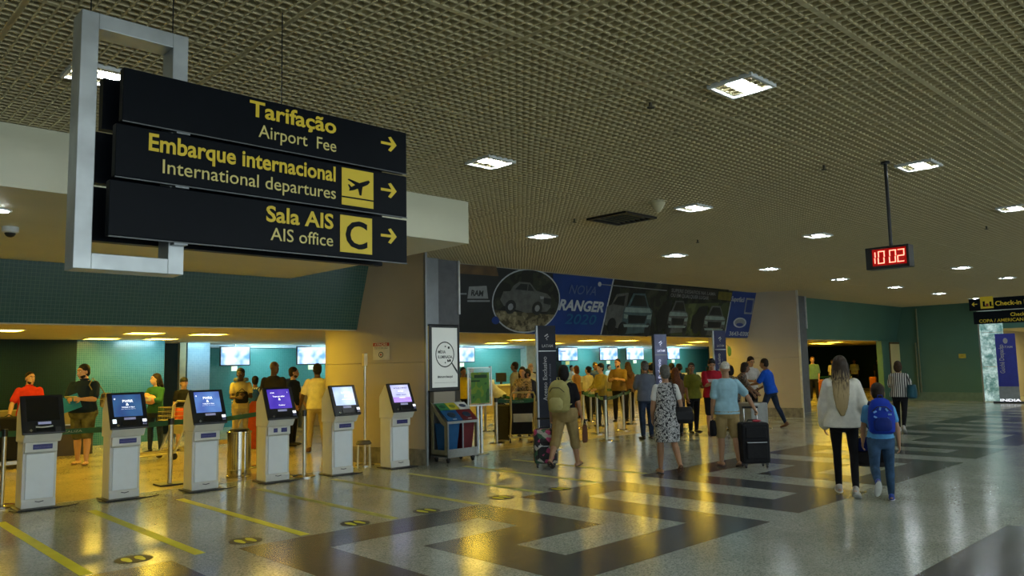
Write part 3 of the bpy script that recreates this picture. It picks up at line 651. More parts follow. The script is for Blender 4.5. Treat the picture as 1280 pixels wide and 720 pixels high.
text('ATENÇÃO', .055, (-.13, -.006, .095), SOUTH, m_paper, t, width=.26, bold=.02)
for z in (.06, .04): text('mantenha o volume desligado ao telefone', .016, (-.14, -.005, z), SOUTH, m_ink, t, width=.28)
b = MB(); b.lathe((0, 0, 0), [(.055, 0), (.055, .002)], 20)
for rr, z0, m in ((.05, -.004, m_ink), (.036, -.0055, m_paper), (.018, -.007, m_redink)):
    b = MB(); b.prism([(rr*math.cos(R(a)), -.06+rr*math.sin(R(a))) for a in range(0, 360, 20)], 1, z0-.001, z0); b.build('symbol_ring', m, t)
# ================================================================ KIOSKS AND FURNITURE
m_kbody = M('pale_grey_kiosk_shell', (.74, .74, .66), .4, var=.03); m_kdoor = M('pale_blue_kiosk_door', (.86, .92, .93), .4, var=.02)
m_kblue = M('deep_blue_label', (.012, .012, .15), .4); m_lblue = M('label_lettering', (.12, .12, .34), .5)
def M_screen(name, c0, c1, strength):
    m = bpy.data.materials.new(name); m.use_nodes = True; nt = m.node_tree; b = nt.nodes['Principled BSDF']; b.inputs['Roughness'].default_value = .2
    tc = nt.nodes.new('ShaderNodeTexCoord'); n = nt.nodes.new('ShaderNodeTexNoise'); n.inputs['Scale'].default_value = 3.5; n.inputs['Detail'].default_value = 1
    rp = nt.nodes.new('ShaderNodeValToRGB'); rp.color_ramp.elements[0].color = tuple(c0)+(1,); rp.color_ramp.elements[1].color = tuple(c1)+(1,)
    rp.color_ramp.elements[0].position = .35; rp.color_ramp.elements[1].position = .65
    nt.links.new(tc.outputs['Object'], n.inputs['Vector']); nt.links.new(n.outputs['Fac'], rp.inputs['Fac']); nt.links.new(rp.outputs['Color'], b.inputs['Emission Color'])
    b.inputs['Emission Strength'].default_value = strength; b.inputs['Base Color'].default_value = (.02, .02, .03, 1); return m
m_scroff = M('dark_screen', (.008, .009, .009), .12)
m_glow = M_emit('screen_white', (.9, .93, 1), 1.0); m_glowp = M_emit('screen_pale', (.6, .65, .95), .55)
scr = [m_scroff, M_screen('screen_navy', (.015, .03, .14), (.03, .10, .22), 1), M_screen('screen_blue', (.04, .06, .30), (.10, .22, .50), 1),
       M_screen('screen_violet', (.03, .015, .30), (.09, .05, .42), 1), M_screen('screen_sky', (.20, .32, .70), (.55, .68, .95), 1), M_screen('screen_lilac', (.35, .38, .75), (.6, .62, .9), 1)]
def kiosk(x, y, k, label, rz=0):
    t = thing('checkin_kiosk', label, 'kiosk', (x, y, 0), rz, 'self check-in kiosks in a row')
    b = MB(); b.bx(-.235, .235, -.22, .2, 0.0035, .018); b.build('floor_plate', M('dark_floor_plate', (.06, .06, .055), .5), t)
    b = MB(); pr = [(-.13, .018), (-.13, .10), (-.115, .12), (-.115, .70), (-.13, .80), (.17, .80), (.17, .018)]
    b.prism(pr, 0, -.185, .185); b.build('column', m_kbody, t, bevel=.008)
    b = MB(); b.bx(-.15, .15, -.135, -.112, .125, .66); dr = b.build('door', m_kdoor, t, bevel=.006)
    b = MB(); b.tube([(-.04, -.137, .095), (0, -.14, .085), (.05, -.137, .093)], .005, 6); b.build('door_pull', m_black, dr)
    b = MB(); b.prism([(-.165, .685), (-.165, .80), (-.12, .80), (-.12, .66)], 0, -.175, .175); ph = b.build('label_housing', m_kbody, t, bevel=.006)
    if k != 3:
        b = MB(); b.bx(-.09, .12, -.169, -.164, .715, .775); l = b.build('label', m_kblue, ph); text('check-in automático', .026, (-.08, -.171, .735), SOUTH, m_lblue, l, width=.19)
    else:
        for a, c in ((-.09, -.03), (.03, .12)):
            b = MB(); b.bx(a, c, -.169, -.164, .715, .775); b.build('label', m_kblue, ph)
        b = MB(); b.bx(-.025, .025, -.169, -.164, .72, .77); b.build('label', m_frame, ph)
    hs = [(-.19, .80), (-.255, .90), (-.055, 1.335), (.02, 1.34), (.175, 1.15), (.175, .80)]
    b = MB(); b.prism(hs, 0, -.205, .205); b.build('head', m_kbody, t, bevel=.012)
    # slanted black front
    A = Vector((0, -.255, .895)); B = Vector((0, -.058, 1.325)); up = (B-A).normalized(); L = (B-A).length; th = math.atan2(up.z, up.y)
    z_ = bpy.data.objects.new('front_panel', None)
    b = MB(); b.bx(-.232, .232, 0, L+.03, 0, .035); fp = b.build('front_panel', m_black, t, bevel=.012); fp.location = A; fp.rotation_euler = (th, 0, 0)
    m = scr[k]; z = .0362
    b = MB(); b.bx(-.175, .175, .165, L-.005, z-.001, z); s = b.build('screen', m, fp)
    z += .001
    def tt(body, size, x_, y_, w_, mm=m_glow, bold=.02): text(body, size, (x_, y_, z+.0006), (0, 0, 0), mm, fp, width=w_, bold=bold, depth=.0004)
    if k in (1, 2):
        tt('PWRR', .05, -.06, .36, .13); tt('&', .05, -.02, .315, .036); tt('TOQUE A TELA', .02, -.075, .285, .16); tt('para iniciar seu check-in', .016, -.08, .262, .17, m_glowp, 0); tt('O', .03, -.16, .40, .02)
    elif k == 3:
        tt('LATAM', .022, -.13, .405, .06); tt('Toque para iniciar', .03, -.10, .345, .19); tt('♦', .05, -.02, .29, .04) if False else tt('&', .05, -.02, .295, .035); tt('Continuar', .022, -.03, .21, .1); tt('?', .022, .13, .405, .012)
    elif k == 4:
        tt('LATAM', .04, -.04, .36, .15); tt('&', .06, -.0, .295, .05); tt('toque para iniciar', .02, -.05, .255, .17)
    elif k == 5:
        b = MB(); b.bx(-.175, .175, .165, .25, z, z+.0006); b.build('screen_band', M_emit('screen_purple', (.25, .08, .55), 1.0), fp)
        tt('ESCOLHA O SERVIÇO', .026, -.12, .405, .26, m_kblue); tt('LATAM', .03, -.05, .35, .1, m_glow); tt('check-in · despacho', .022, -.1, .29, .2, m_kblue); z += .0007; tt('INICIAR', .03, -.05, .235, .1)
    b = MB(); b.bx(-.06, .08, .118, .150, .036, .0375); l = b.build('logo_strip', M_emit('violet_strip', (.04, .025, .30), .35), fp)
    b = MB(); b.bx(-.09, .10, .03, .105, .030, .050); b.build('printer_slot', M('slot_black', (.004, .004, .004), .3), fp)
    b = MB(); b.cyl((-.14, .045, .035), .02, .006, 4); b.cyl((-.14, .045, .040), .010, .004, 12); b.build('scanner_badge', m_chrome, fp)
    if k == 0:
        b = MB(); b.tube([(-.09, .085, .05), (-.03, .072, .06), (.04, .075, .06), (.09, .085, .055)], .010, 8); b.build('paper_strip', m_paper, fp)
        b = MB(); b.bx(.12, .18, .02, .075, .036, .045); b.build('card_reader', M('reader_grey', (.06, .06, .06), .4), fp)
    else:
        b = MB(); b.bx(.145, .205, .03, .115, .036, .065); cr = b.build('card_reader', M('reader_black', (.02, .02, .03), .3), fp, bevel=.005)
        b = MB(); b.bx(.15, .2, .072, .108, .066, .068); b.build('reader_display', M_emit('reader_white', (.85, .9, 1), 1.1), cr)
        b = MB()
        for i in range(3):
            for j in range(3): b.bx(.153+i*.016, .164+i*.016, .034+j*.012, .042+j*.012, .066, .068)
        b.build('keypad', M('keypad_lilac', (.35, .36, .7), .4), cr)
    if k == 1:
        b = MB(); b.bx(-.20, -.155, .075, .13, .036, .039); b.build('sticker', M_emit('glow_painted_sticker', (.8, .95, 1), .9), fp)  # sticker is no lamp; its brightness is put in as glow
    b = MB()
    if k < 4: b.tube([(-.30, -.12, .01), (-.24, -.25, .01), (-.1, -.255, .01), (-.02, -.235, .01), (.1, -.25, .01), (.3, -.22, .01), (.42, -.16, .01)], .006, 6)
    else: b.tube([(-.1, -.23, .01), (.1, -.24, .01), (.3, -.2, .01)], .006, 6)
    b.build('cable', m_black, t)
    return t
KL = ['leftmost check-in kiosk with a dark switched-off screen', 'check-in kiosk with navy screen and a bright sticker, second from the left', 'check-in kiosk left of the steel litter bin',
      'check-in kiosk with violet screen right of the steel litter bin', 'check-in kiosk with glaring pale screen left of the tall steel post', 'check-in kiosk with lilac screen in front of the round pillar']
for k, (px, py) in enumerate(((45, 637), (153, 625), (255, 614), (346, 603), (428, 594), (500, 585.5))):
    p = on_floor(px, py); kiosk(p.x+.03, p.y+.16, k, KL[k])

# floor stickers: round black with two yellow soles
for k, (px, py, l) in enumerate(((167, 699, 'nearest black round floor sticker with yellow footprints at the bottom left'), (307, 676, 'round footprint floor sticker at the corner of the dark inlay'),
        (444, 654, 'round footprint floor sticker beside the dark inlay edge'), (533, 638.5, 'round footprint floor sticker near the inlay apex'), (627, 622, 'faint round footprint floor sticker below the woman with the backpack'), (700, 611, 'farthest round footprint floor sticker near the floral suitcase'))):
    p = on_floor(px, py); t = thing('floor_sticker', l, 'sticker', (p.x, p.y, .0008), 0, 'footprint stickers on the floor')
    b = MB(); b.cyl((0, 0, 0), .155, .0016, 28); b.build('disc', M('black_vinyl', (.010, .012, .010), .5), t)
    for s in (-1, 1):
        b = MB(); q = [(.04*math.cos(a)*(1.0 if math.sin(a) > 0 else .75)+s*.055, .105*math.sin(a)) for a in [2*math.pi*i/14 for i in range(14)]]
        b.prism(q, 2, .0016, .0026); b.build('footprint', m_yline, t)

# stanchions and belts
m_belt = M('dark_green_belt', (.010, .10, .045), .6, var=.2); m_belttxt = M('belt_lettering', (.35, .42, .34), .6)
def stanchion(x, y, label, h=.95, base='round', r=.032, group='belt stanchions'):
    t = thing('stanchion', label, 'stanchion', (x, y, 0), 0, group)
    if base == 'round':
        b = MB(); b.lathe((0, 0, 0.003), [(.17, 0), (.17, .012), (.12, .028), (.04, .034)], 24); b.build('base', m_chrome, t, smooth=True)
    else:
        b = MB(); b.bx(-.18, .18, -.15, .15, .003, .025); b.build('base', M('dark_rubber', (.05, .05, .04), .5), t, bevel=.006)
    b = MB(); b.cyl((0, 0, .02), r, h-.1, 14); b.build('post', M('satin_brass_steel', (.55, .53, .42), .3, .8), t, smooth=True)
    b = MB(); b.cyl((0, 0, h-.09), r*1.25, .09, 14); b.build('belt_cassette', m_black, t, smooth=True)
    return t
def belt(p0, p1, label, z=.89, wd=.072):
    p0 = Vector(p0); p1 = Vector(p1); d = p1-p0; L = d.length; a = math.atan2(d.y, d.x)
    n = 8; b = MB(); rings = []
    for i in range(n+1):
        u = L*i/n; sag = -.03*math.sin(math.pi*i/n); rings.append([Vector((u, y, z_+sag)) for y, z_ in ((-.002, -wd/2), (.002, -wd/2), (.002, wd/2), (-.002, wd/2))])
    b.loft(rings); t = thing('queue_belt', label, 'belt', (p0.x, p0.y, z), a, 'green queue belts')
    b.build('webbing', m_belt, t)
    k = max(1, int(L/1.1))
    for i in range(k):
        text('1 LOCALIZA', .040, (L*(i+.25)/k, -.005, -.012-.03*math.sin(math.pi*(i+.4)/k)), SOUTH, m_belttxt, t, width=min(.36, L/k*.6))
P_ = {}
for key, (px, py, l, h, bs) in dict(a=(2, 634, 'stanchion cut by the left edge with a pale base', .95, 'round'), b=(212, 606, 'stanchion on a square dark base between second and third kiosks', .95, 'sq'),
        c=(380, 596, 'thin stanchion between the fourth and fifth kiosks', 1.0, 'round')).items():
    p = on_floor(px, py); P_[key] = p; stanchion(p.x, p.y, l, h, bs, .035 if key == 'b' else .026)
p = on_floor(456, 582); t = thing('barrier_post', 'tall slim steel post with a boxy head before the round pillar', 'post', (p.x, p.y, 0))
b = MB(); b.lathe((0, 0, .003), [(.16, 0), (.16, .012), (.10, .025), (.03, .03)], 24); b.build('base', m_chrome, t, smooth=True)
b = MB(); b.cyl((0, 0, .02), .024, 1.7, 12); b.build('post', M('satin_brass_steel', (.55, .53, .42), .22, .9), t, smooth=True)
b = MB(); b.bx(-.035, .035, -.035, .035, 1.66, 1.87); b.build('head_box', M('pale_gold_box', (.80, .68, .34), .4), t, bevel=.005)
hid = Vector((6.05, 12.6, 0)); stanchion(hid.x, hid.y, 'stanchion mostly hidden behind the fourth kiosk')
far0 = Vector((-.6, 11.5, 0)); stanchion(far0.x, far0.y, 'stanchion outside the picture on the left')
belt(far0, P_['a'], 'green queue belt leaving the left edge of the picture'); belt(P_['a'], P_['b'], 'green queue belt behind the first two kiosks'); belt(P_['b'], hid, 'green queue belt behind the third kiosk and the litter bin')
Q = []
for px, py, l in ((621, 554.5, 'nearest stanchion right of the green poster stand'), (632, 544, 'stanchion just behind and right of the green poster stand'), (607, 539, 'stanchion seen through the legs of the green poster stand'), (619, 531, 'far stanchion with a pale base behind the poster stand'),
        (672, 553, 'stanchion just left of the tall airline post'), (758, 551.5, 'nearest stanchion between the backpack woman and the grey-shirted man'), (747, 542.5, 'second stanchion right of the backpack woman'), (780, 538, 'stanchion left of the grey-shirted man'),
        (730, 536, 'stanchion base glimpsed beside the backpack woman'), (739, 527, 'far stanchion right of the backpack woman'), (789, 530.7, 'far stanchion nearest the grey-shirted man'), (793, 522, 'farthest stanchion left of the grey-shirted man')):
    p = on_floor(px, py); Q.append(p); stanchion(p.x, p.y, l, .95, 'round', .032)
for a, c, l in ((0, 4, 'green queue belt from the poster stand to the tall airline post'), (0, 1, 'short green queue belt beside the poster stand'), (1, 4, 'second green queue belt left of the tall airline post'), (2, 3, 'far green queue belt behind the poster stand'), (3, 1, 'green queue belt crossing behind the poster stand'),
        (8, 6, 'green queue belt just right of the backpack woman'), (6, 5, 'green queue belt at the nearest middle stanchion'), (5, 7, 'green queue belt between the nearest middle stanchions'), (7, 10, 'green queue belt beside the grey-shirted man'), (9, 8, 'far green queue belt right of the backpack woman'), (9, 11, 'farthest green queue belt in the middle bay')):
    belt(Q[a], Q[c], l)
E3 = []
for px, py, l in ((1022, 500, 'stanchion in the end bay beside the pillar'), (1083, 497, 'stanchion between the sweater woman and the striped woman'), (1108, 494, 'stanchion at the right end of the far queue')):
    p = on_floor(px, py); E3.append(p); stanchion(p.x, p.y+1.5, l, .95)
for a in (0, 1): belt(E3[a]+Vector((0, 1.5, 0)), E3[a+1]+Vector((0, 1.5, 0)), ('left', 'right')[a]+' half of the green queue belt in the end bay')

# steel litter bin
p = on_floor(302, 597); t = thing('litter_bin', 'polished steel cylindrical litter bin between the third and fourth kiosks', 'bin', (p.x, p.y+.1, 0))
b = MB(); b.lathe((0, 0, .0035), [(.185, 0), (.185, .03), (.175, .035), (.175, .66), (.185, .665), (.185, .69), (.15, .70)], 28); b.build('drum', M('bin_steel', (.5, .48, .4), .12, 1.0), t, smooth=True)
b = MB(); b.lathe((0, 0, .70), [(.155, 0), (.14, .03), (.05, .035)], 24); b.build('black_lid', m_black, t, smooth=True)
b = MB(); b.lathe((0, 0, .12), [(.178, 0), (.180, .004), (.178, .008)], 28); b.build('band', m_chrome, t)

# lit poster case behind the recycling station
YP = 11.0
pa, pb = on_y(536.5, 405, YP), on_y(575, 488.5, YP)
t = thing('poster_display', 'tall black-framed lit poster with a magnifying glass beside the pillar', 'display', ((pa.x+pb.x)/2, YP, 0)); cx = (pa.x+pb.x)/2; hw = (pb.x-pa.x)/2
b = MB(); b.bx(-hw, hw, 0, .12, pb.z, pa.z); cs = b.build('case', m_black, t, bevel=.02)
b = MB(); b.bx(-hw-.02, -hw+.0, .02, .13, pb.z+.03, pa.z-.03); b.build('side_panel', M('brass_side', (.35, .26, .08), .3, .7), t)
b = MB(); b.bx(-.24, .24, .02, .14, 0.0, pb.z+.02); b.build('stand', m_beige, t)
b = MB(); b.bx(-hw+.055, hw-.055, -.004, .0, pb.z+.075, pa.z-.06); sc_ = b.build('poster', M_emit('poster_light', (.40, .46, .38), .27), t)
m_pd = M('poster_ink', (.02, .03, .03), .5); zc = (pa.z+pb.z)/2+.06; rr = hw-.13
q = 28; b = MB()
vs = []
for i in range(q):
    a = 2*math.pi*i/q
    for r_ in (rr, rr-.018): vs += [(r_*math.cos(a), -.006, zc+r_*1.08*math.sin(a)), (r_*math.cos(a), -.0045, zc+r_*1.08*math.sin(a))]
fs = []
for i in range(q):
    a = 4*i; c = 4*((i+1) % q); fs += [(a, c, c+2, a+2), (a+1, a+3, c+3, c+1), (a, a+1, c+1, c), (a+2, c+2, c+3, a+3)]
b.add(vs, fs); b.build('lens_ring', m_pd, sc_)
b = MB(); b.prism([(rr*.68, zc-rr*.75), (rr*.76, zc-rr*.68), (hw-.06, zc-rr*1.35), (hw-.06, zc-rr*1.65)], 1, -.006, -.0045); b.build('lens_handle', m_pd, sc_)
text('MÍDIA', .075, (-rr*.75, -.006, zc+.02), SOUTH, m_pd, sc_, width=rr*.8, bold=.015); text('ILUMINADA.', .075, (-rr*.75, -.006, zc-.07), SOUTH, m_pd, sc_, width=rr*1.55, bold=.015)
text('#anunciaaqui', .06, (-rr*.8, -.006, zc-rr-.20), SOUTH, m_pd, sc_, width=rr*1.6, bold=.02)
b = MB(); b.bx(-hw+.1, hw-.1, -.006, -.0045, zc-rr-.29, zc-rr-.287); b.build('rule_line', m_pd, sc_)
rnd = random.Random(3)
for i in range(16):
    a = rnd.uniform(0, 6.28); r_ = rnd.uniform(.45, .85)*rr; x_, z_ = r_*math.cos(a), zc+r_*math.sin(a)
    if -.10 < z_-zc < .11: continue
    s = rnd.uniform(.008, .022); b = MB(); b.bx(x_-s, x_+s, -.006, -.0045, z_-s, z_+s); b.build('icon_mark', m_pd, sc_)

# recycling station
t = thing('recycling_station', 'wheeled steel recycling station with blue and red bins below the poster', 'recycling bin', (8.62, 10.3, 0)); W2, D2 = .34, .46
m_rb = M('recycling_blue', (.008, .10, .27), .4); m_rr = M('recycling_red', (.14, .01, .016), .4); m_rg = M('recycling_green', (.03, .22, .06), .4); m_ry = M('recycling_yellow', (.55, .48, .03), .4)
def side_panel(x):
    b = MB(); o_ = [(0, .12), (0, .66), (.10, .72), (D2, 1.02), (D2, .12)]; i_ = [(.08, .22), (.08, .62), (.16, .66), (D2-.08, .88), (D2-.08, .22)]
    vs = [(xx, y, z) for xx in (x, x+.015) for y, z in o_+i_]; n = 5; fs = []
    for i in range(n):
        j = (i+1) % n; fs += [(i, j, n+j, n+i), (10+i, 10+n+i, 10+n+j, 10+j), (i, 10+i, 10+j, j), (n+i, n+j, 10+n+j, 10+n+i)]
    b.add(vs, fs); return b
for x in (-W2, W2-.015): side_panel(x).build('side_frame', M('yellowed_steel', (.42, .38, .22), .4, .4), t)
b = MB(); b.bx(-W2, W2, -.005, .012, .66, .70); b.bx(-W2, -W2+.03, -.005, .01, .12, .66); b.bx(W2-.03, W2, -.005, .01, .12, .66); b.bx(-.012, .012, -.005, .01, .12, .66); b.build('front_frame', m_steel, t)
b = MB(); b.bx(-W2, W2, 0, D2, .10, .14); b.bx(-W2, W2, -.006, .0, .10, .24); b.build('tray', m_steel, t)
b = MB(); b.bx(-W2, W2, D2-.02, D2, .14, 1.0); b.build('back_panel', m_steel, t)
for k, (x0, x1, m, nm) in enumerate(((-W2+.03, -.02, m_rb, 'blue'), (.02, W2-.03, m_rr, 'red'))):
    b = MB(); xm = (x0+x1)/2; hw_ = (x1-x0)/2
    b.loft([[(xm+sx*hw_*f, .22+sy*.17*f, z) for sx, sy in ((-1, -1), (1, -1), (1, 1), (-1, 1))] for f, z in ((.72, .145), (1, .66))]); b.build('bin_bucket', m, t, bevel=.01)
    th = math.atan2(.26, .24)
    b = MB(); b.bx(x0-.02, x1+.02, 0, .27, 0, .02); o = b.build('bin_lid', m, t, bevel=.006); o.location = (0, .0, .70); o.rotation_euler = (R(38), 0, 0)
    b = MB(); b.ell((xm, .14, .02), (hw_*.62, .07, .012)); b.build('bin_opening', M('opening_dark', (.01, .03, .06), .4), o)
    b = MB(); b.bx(xm-.04, xm+.04, .02, .035, .021, .023); b.build('handle_mark', m_frame, o)
for k, (x0, x1, m, c) in enumerate(((-W2+.02, -.12, m_rg, (0, .1, .04)), (-.11, .10, m_ry, (.2, .25, .02)), (.11, W2, m_frame, (.02, .05, .12)))):
    b = MB(); b.bx(x0, x1, 0, .20, 0, .012); o = b.build('sorting_placard', m, t); o.location = (0, .20, .875); o.rotation_euler = (R(33), 0, 0)
    b = MB(); b.ell(((x0+x1)/2, .1, .012), ((x1-x0)*.32, .05, .003)); b.build('placard_symbol', M('placard_ink_%s' % 'abc'[k], c, .5), o)
for sx in (-1, 1):
    for y in (.07, D2-.07):
        o = MB().cyl((sx*(W2-.07), y, .075), .02, .03, 8).bx(sx*(W2-.07)-.03, sx*(W2-.07)+.03, y-.02, y+.02, .05, .08).build('caster_fork', m_black, t)
        b = MB(); b.loft([[(sx*(W2-.07)+e, y+.035*math.cos(a), .0375+.035*math.sin(a)) for a in [2*math.pi*i/14 for i in range(14)]] for e in (-.012, .012)]); b.build('wheel', m_black, o)

# green poster stand
p = on_floor(600, 568); t = thing('poster_stand', 'metal floor stand holding a green poster in a clear frame', 'sign stand', (p.x, p.y, 0), R(-12))
b = MB(); b.lathe((0, 0, .003), [(.17, 0), (.17, .01), (.06, .02)], 24); b.build('base', m_steel, t, smooth=True)
b = MB(); b.bx(-.055, -.02, -.02, .02, .01, .90); b.bx(.02, .055, -.02, .02, .01, .90); b.build('post', m_steel, t)
b = MB(); frame_bar(b, -.26, .26, .885, 1.60, .02, -.04, -.02); b.build('frame', M('pale_steel', (.5, .52, .48), .3, .5), t)
b = MB(); b.cyl((.23, -.035, 1.585), .03, .03, 12); b.build('clip', m_steel, t)
b = MB(); b.bx(-.24, .24, -.032, -.028, .905, 1.58); b.build('clear_sheet', M('clear_plastic', (.5, .6, .55), .1, alpha=.35), t)
b = MB(); b.bx(-.185, .20, -.036, -.033, .935, 1.50); po = b.build('green_poster', M_pattern('green_poster_print', [(0, (.04, .14, .03)), (.42, (.10, .26, .04)), (.55, (.22, .34, .03)), (.66, (.40, .42, .04))], 4, 'noise'), t)
b = MB(); b.bx(-.12, .15, -.038, -.036, 1.40, 1.46); b.build('poster_title', M('dark_green_ink', (.01, .05, .01), .6), po)
b = MB(); b.bx(-.185, .0, -.038, -.036, 1.33, 1.36); b.build('poster_band', M('dark_green_ink', (.01, .05, .01), .6), po)

# airline totems
def totem(px, py, h, wd, label, mface, mside, ink, main='Acesso Exclusivo', rz=R(-28), cat='totem', z0=0):
    p = on_floor(px, py); t = thing('airline_totem', label, cat, (p.x, p.y, 0), rz, 'airline totems')
    b = MB(); b.bx(-wd/2, wd/2, 0, .09, .02, h); fc = b.build('panel', mface, t, bevel=.006)
    b = MB(); b.bx(-wd/2-.035, -wd/2+.002, .01, .08, 0.004, h); b.build('side_post', mside, t)
    b = MB(); b.bx(-wd/2-.1, wd/2+.06, -.12, .22, 0.003, .02); b.build('foot_plate', m_steel, t)
    b = MB(); b.bx(-wd/2, wd/2, -.004, .0, h-.50, h-.49); b.build('divider_strip', m_steel, fc)
    text('LATAM', .075, (-wd*.30, -.003, h-.42), SOUTH, ink, fc, width=wd*.62, bold=.02)
    b = MB()
    for i, (a, c, r_) in enumerate(((-.03, .0, .022), (.0, .02, .026), (.02, -.015, .02), (-.01, -.045, .018), (.0, -.075, .012))): b.prism([(a+r_*math.cos(q), h-.2+c+r_*.7*math.sin(q+.6)) for q in [6.283*i_/10 for i_ in range(10)]], 1, -.004, -.002)
    b.build('airline_emblem', ink, fc)
    o = text(main, .12, (.02-wd*.1, -.003, h-1.45), (R(90), R(-90), 0), ink, fc, width=.85, bold=.01)
    text('Exclusive Access', .06, (.02+wd*.12, -.003, h-1.35), (R(90), R(-90), 0), M('dim_lettering', (.16, .17, .22), .5), fc, width=.6)
    return t
m_navy = M('navy_totem', (.006, .009, .02), .45, spec=.25); m_ltotem = M('pale_blue_totem', (.16, .19, .38), .35); m_btotem = M('royal_navy_totem', (.02, .025, .10), .4, spec=.3); m_ink2 = M('pale_lettering', (.42, .42, .42), .5)
totem(687, 562, 2.38, .36, 'tall black airline totem behind the woman with the backpack', m_navy, m_grey, m_ink2)
totem(830, 539, 2.30, .32, 'pale blue airline totem behind the woman in the patterned dress', m_ltotem, m_navy, m_glowp)
totem(905, 530, 2.43, .34, 'dark blue airline totem behind the white-haired man', m_btotem, m_grey, m_ink2)
p = on_floor(903, 532); t = thing('green_tag', 'lime green round tag hanging beside the dark blue totem', 'tag', (p.x+.30, p.y-.12, 1.88))
b = MB(); b.ell((0, 0, 0), (.10, .012, .13)); b.build('disc', M('lime_green', (.25, .42, .02), .5), t, smooth=True)
b = MB(); b.tube([(0, 0, .12), (-.16, .06, .22)], .004, 6); b.build('string', m_black, t)
# far airline banner at the right edge
p = on_floor(1262, 502); p = on_x(1258.5, 450, 31.3); t = thing('airline_banner', 'narrow royal blue airline banner on a grey stand at the right edge', 'banner', (31.3, p.y, 0), R(-75))
hh = on_x(1257, 417, p.x).z; h0 = on_x(1262, 483, p.x).z; wd = .60; 
b = MB(); b.bx(-wd/2, wd/2, 0, .04, h0, hh); fc = b.build('panel', M('bright_navy', (.02, .03, .30), .4), t)
b = MB(); b.bx(-wd/2, wd/2, .005, .035, .02, h0); b.build('stand', M('grey_stand', (.22, .25, .26), .5), t)
b = MB(); b.bx(-wd/2-.2, wd/2+.25, -.25, .2, .003, .05); b.build('foot', m_black, t)
text('INDIA', .12, (-.3, -.26, .06), SOUTH, m_glow, t, width=.6, bold=.02)
text('LATAM', .1, (-wd*.3, -.003, hh-.5), SOUTH, m_ink2, fc, width=wd*.62, bold=.02)
b = MB(); b.prism([(.0+.07*math.cos(q), hh-.25+.1*math.sin(q)) for q in [6.283*i_/12 for i_ in range(12)]], 1, -.004, -.002); b.build('airline_emblem', m_ink2, fc)
text('Guichê Despacho', .2, (-.08, -.003, h0+.45), (R(90), R(-90), 0), m_ink2, fc, width=1.0, bold=.01)

# textured glass screen; daylight through it is painted as a blotchy glow
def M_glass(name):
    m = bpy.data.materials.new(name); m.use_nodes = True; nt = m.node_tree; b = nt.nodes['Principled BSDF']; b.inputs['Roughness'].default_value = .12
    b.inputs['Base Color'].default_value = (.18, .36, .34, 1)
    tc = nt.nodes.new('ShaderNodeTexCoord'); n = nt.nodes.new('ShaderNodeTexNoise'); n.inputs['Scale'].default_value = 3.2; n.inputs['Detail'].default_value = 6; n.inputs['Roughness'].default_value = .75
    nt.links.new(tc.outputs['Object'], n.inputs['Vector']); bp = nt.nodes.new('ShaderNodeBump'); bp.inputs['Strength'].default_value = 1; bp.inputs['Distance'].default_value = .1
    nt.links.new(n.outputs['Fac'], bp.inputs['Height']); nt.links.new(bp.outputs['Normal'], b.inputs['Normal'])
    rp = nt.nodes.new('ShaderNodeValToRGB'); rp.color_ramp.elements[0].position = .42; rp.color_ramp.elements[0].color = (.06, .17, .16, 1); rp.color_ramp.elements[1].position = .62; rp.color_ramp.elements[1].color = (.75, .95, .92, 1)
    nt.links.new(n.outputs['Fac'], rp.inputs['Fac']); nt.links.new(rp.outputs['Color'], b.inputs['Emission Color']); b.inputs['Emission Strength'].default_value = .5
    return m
w_ = thing('window_1', None, None, (XE-.6, 8.3, 0)); w_['kind'] = 'structure'
m_gl = M_glass('glow_painted_glass')
for j, z in enumerate((0.02, 1.25, 2.48)):
    b = MB(); b.bx(0, .03, -.32, .42, z, min(z+1.215, 3.6)); b.build('glass_pane', m_gl, w_)
b = MB(); b.bx(-.01, .05, .42, .47, 0, 3.6); b.build('frame_post', m_steel, w_)
p = on_floor(1241, 505); t = thing('wall_phone', 'small dark box with a red side on the textured glass', 'box', (XE-.65, 8.0, 1.35))
b = MB(); b.bx(-.08, .04, -.22, .18, -.1, .3); b.build('housing', m_black, t, bevel=.01)
b = MB(); b.bx(-.085, -.08, -.22, -.12, -.08, .28); b.build('red_strip', M('red_strip', (.4, .02, .03), .5), t)
p = on_x(1203, 445, XE); t = thing('switch_plate', 'small yellow square plate on the green end wall', 'wall plate', (XE, p.y, p.z))
b = MB(); b.bx(-.02, 0, -.12, .12, -.08, .08); b.build('plate', M('mustard_plate', (.5, .42, .05), .5), t, bevel=.005)
b = MB(); b.bx(-.026, -.02, -.05, .05, -.03, .03); b.build('rocker', M('mustard_rocker', (.4, .33, .04), .5), t)

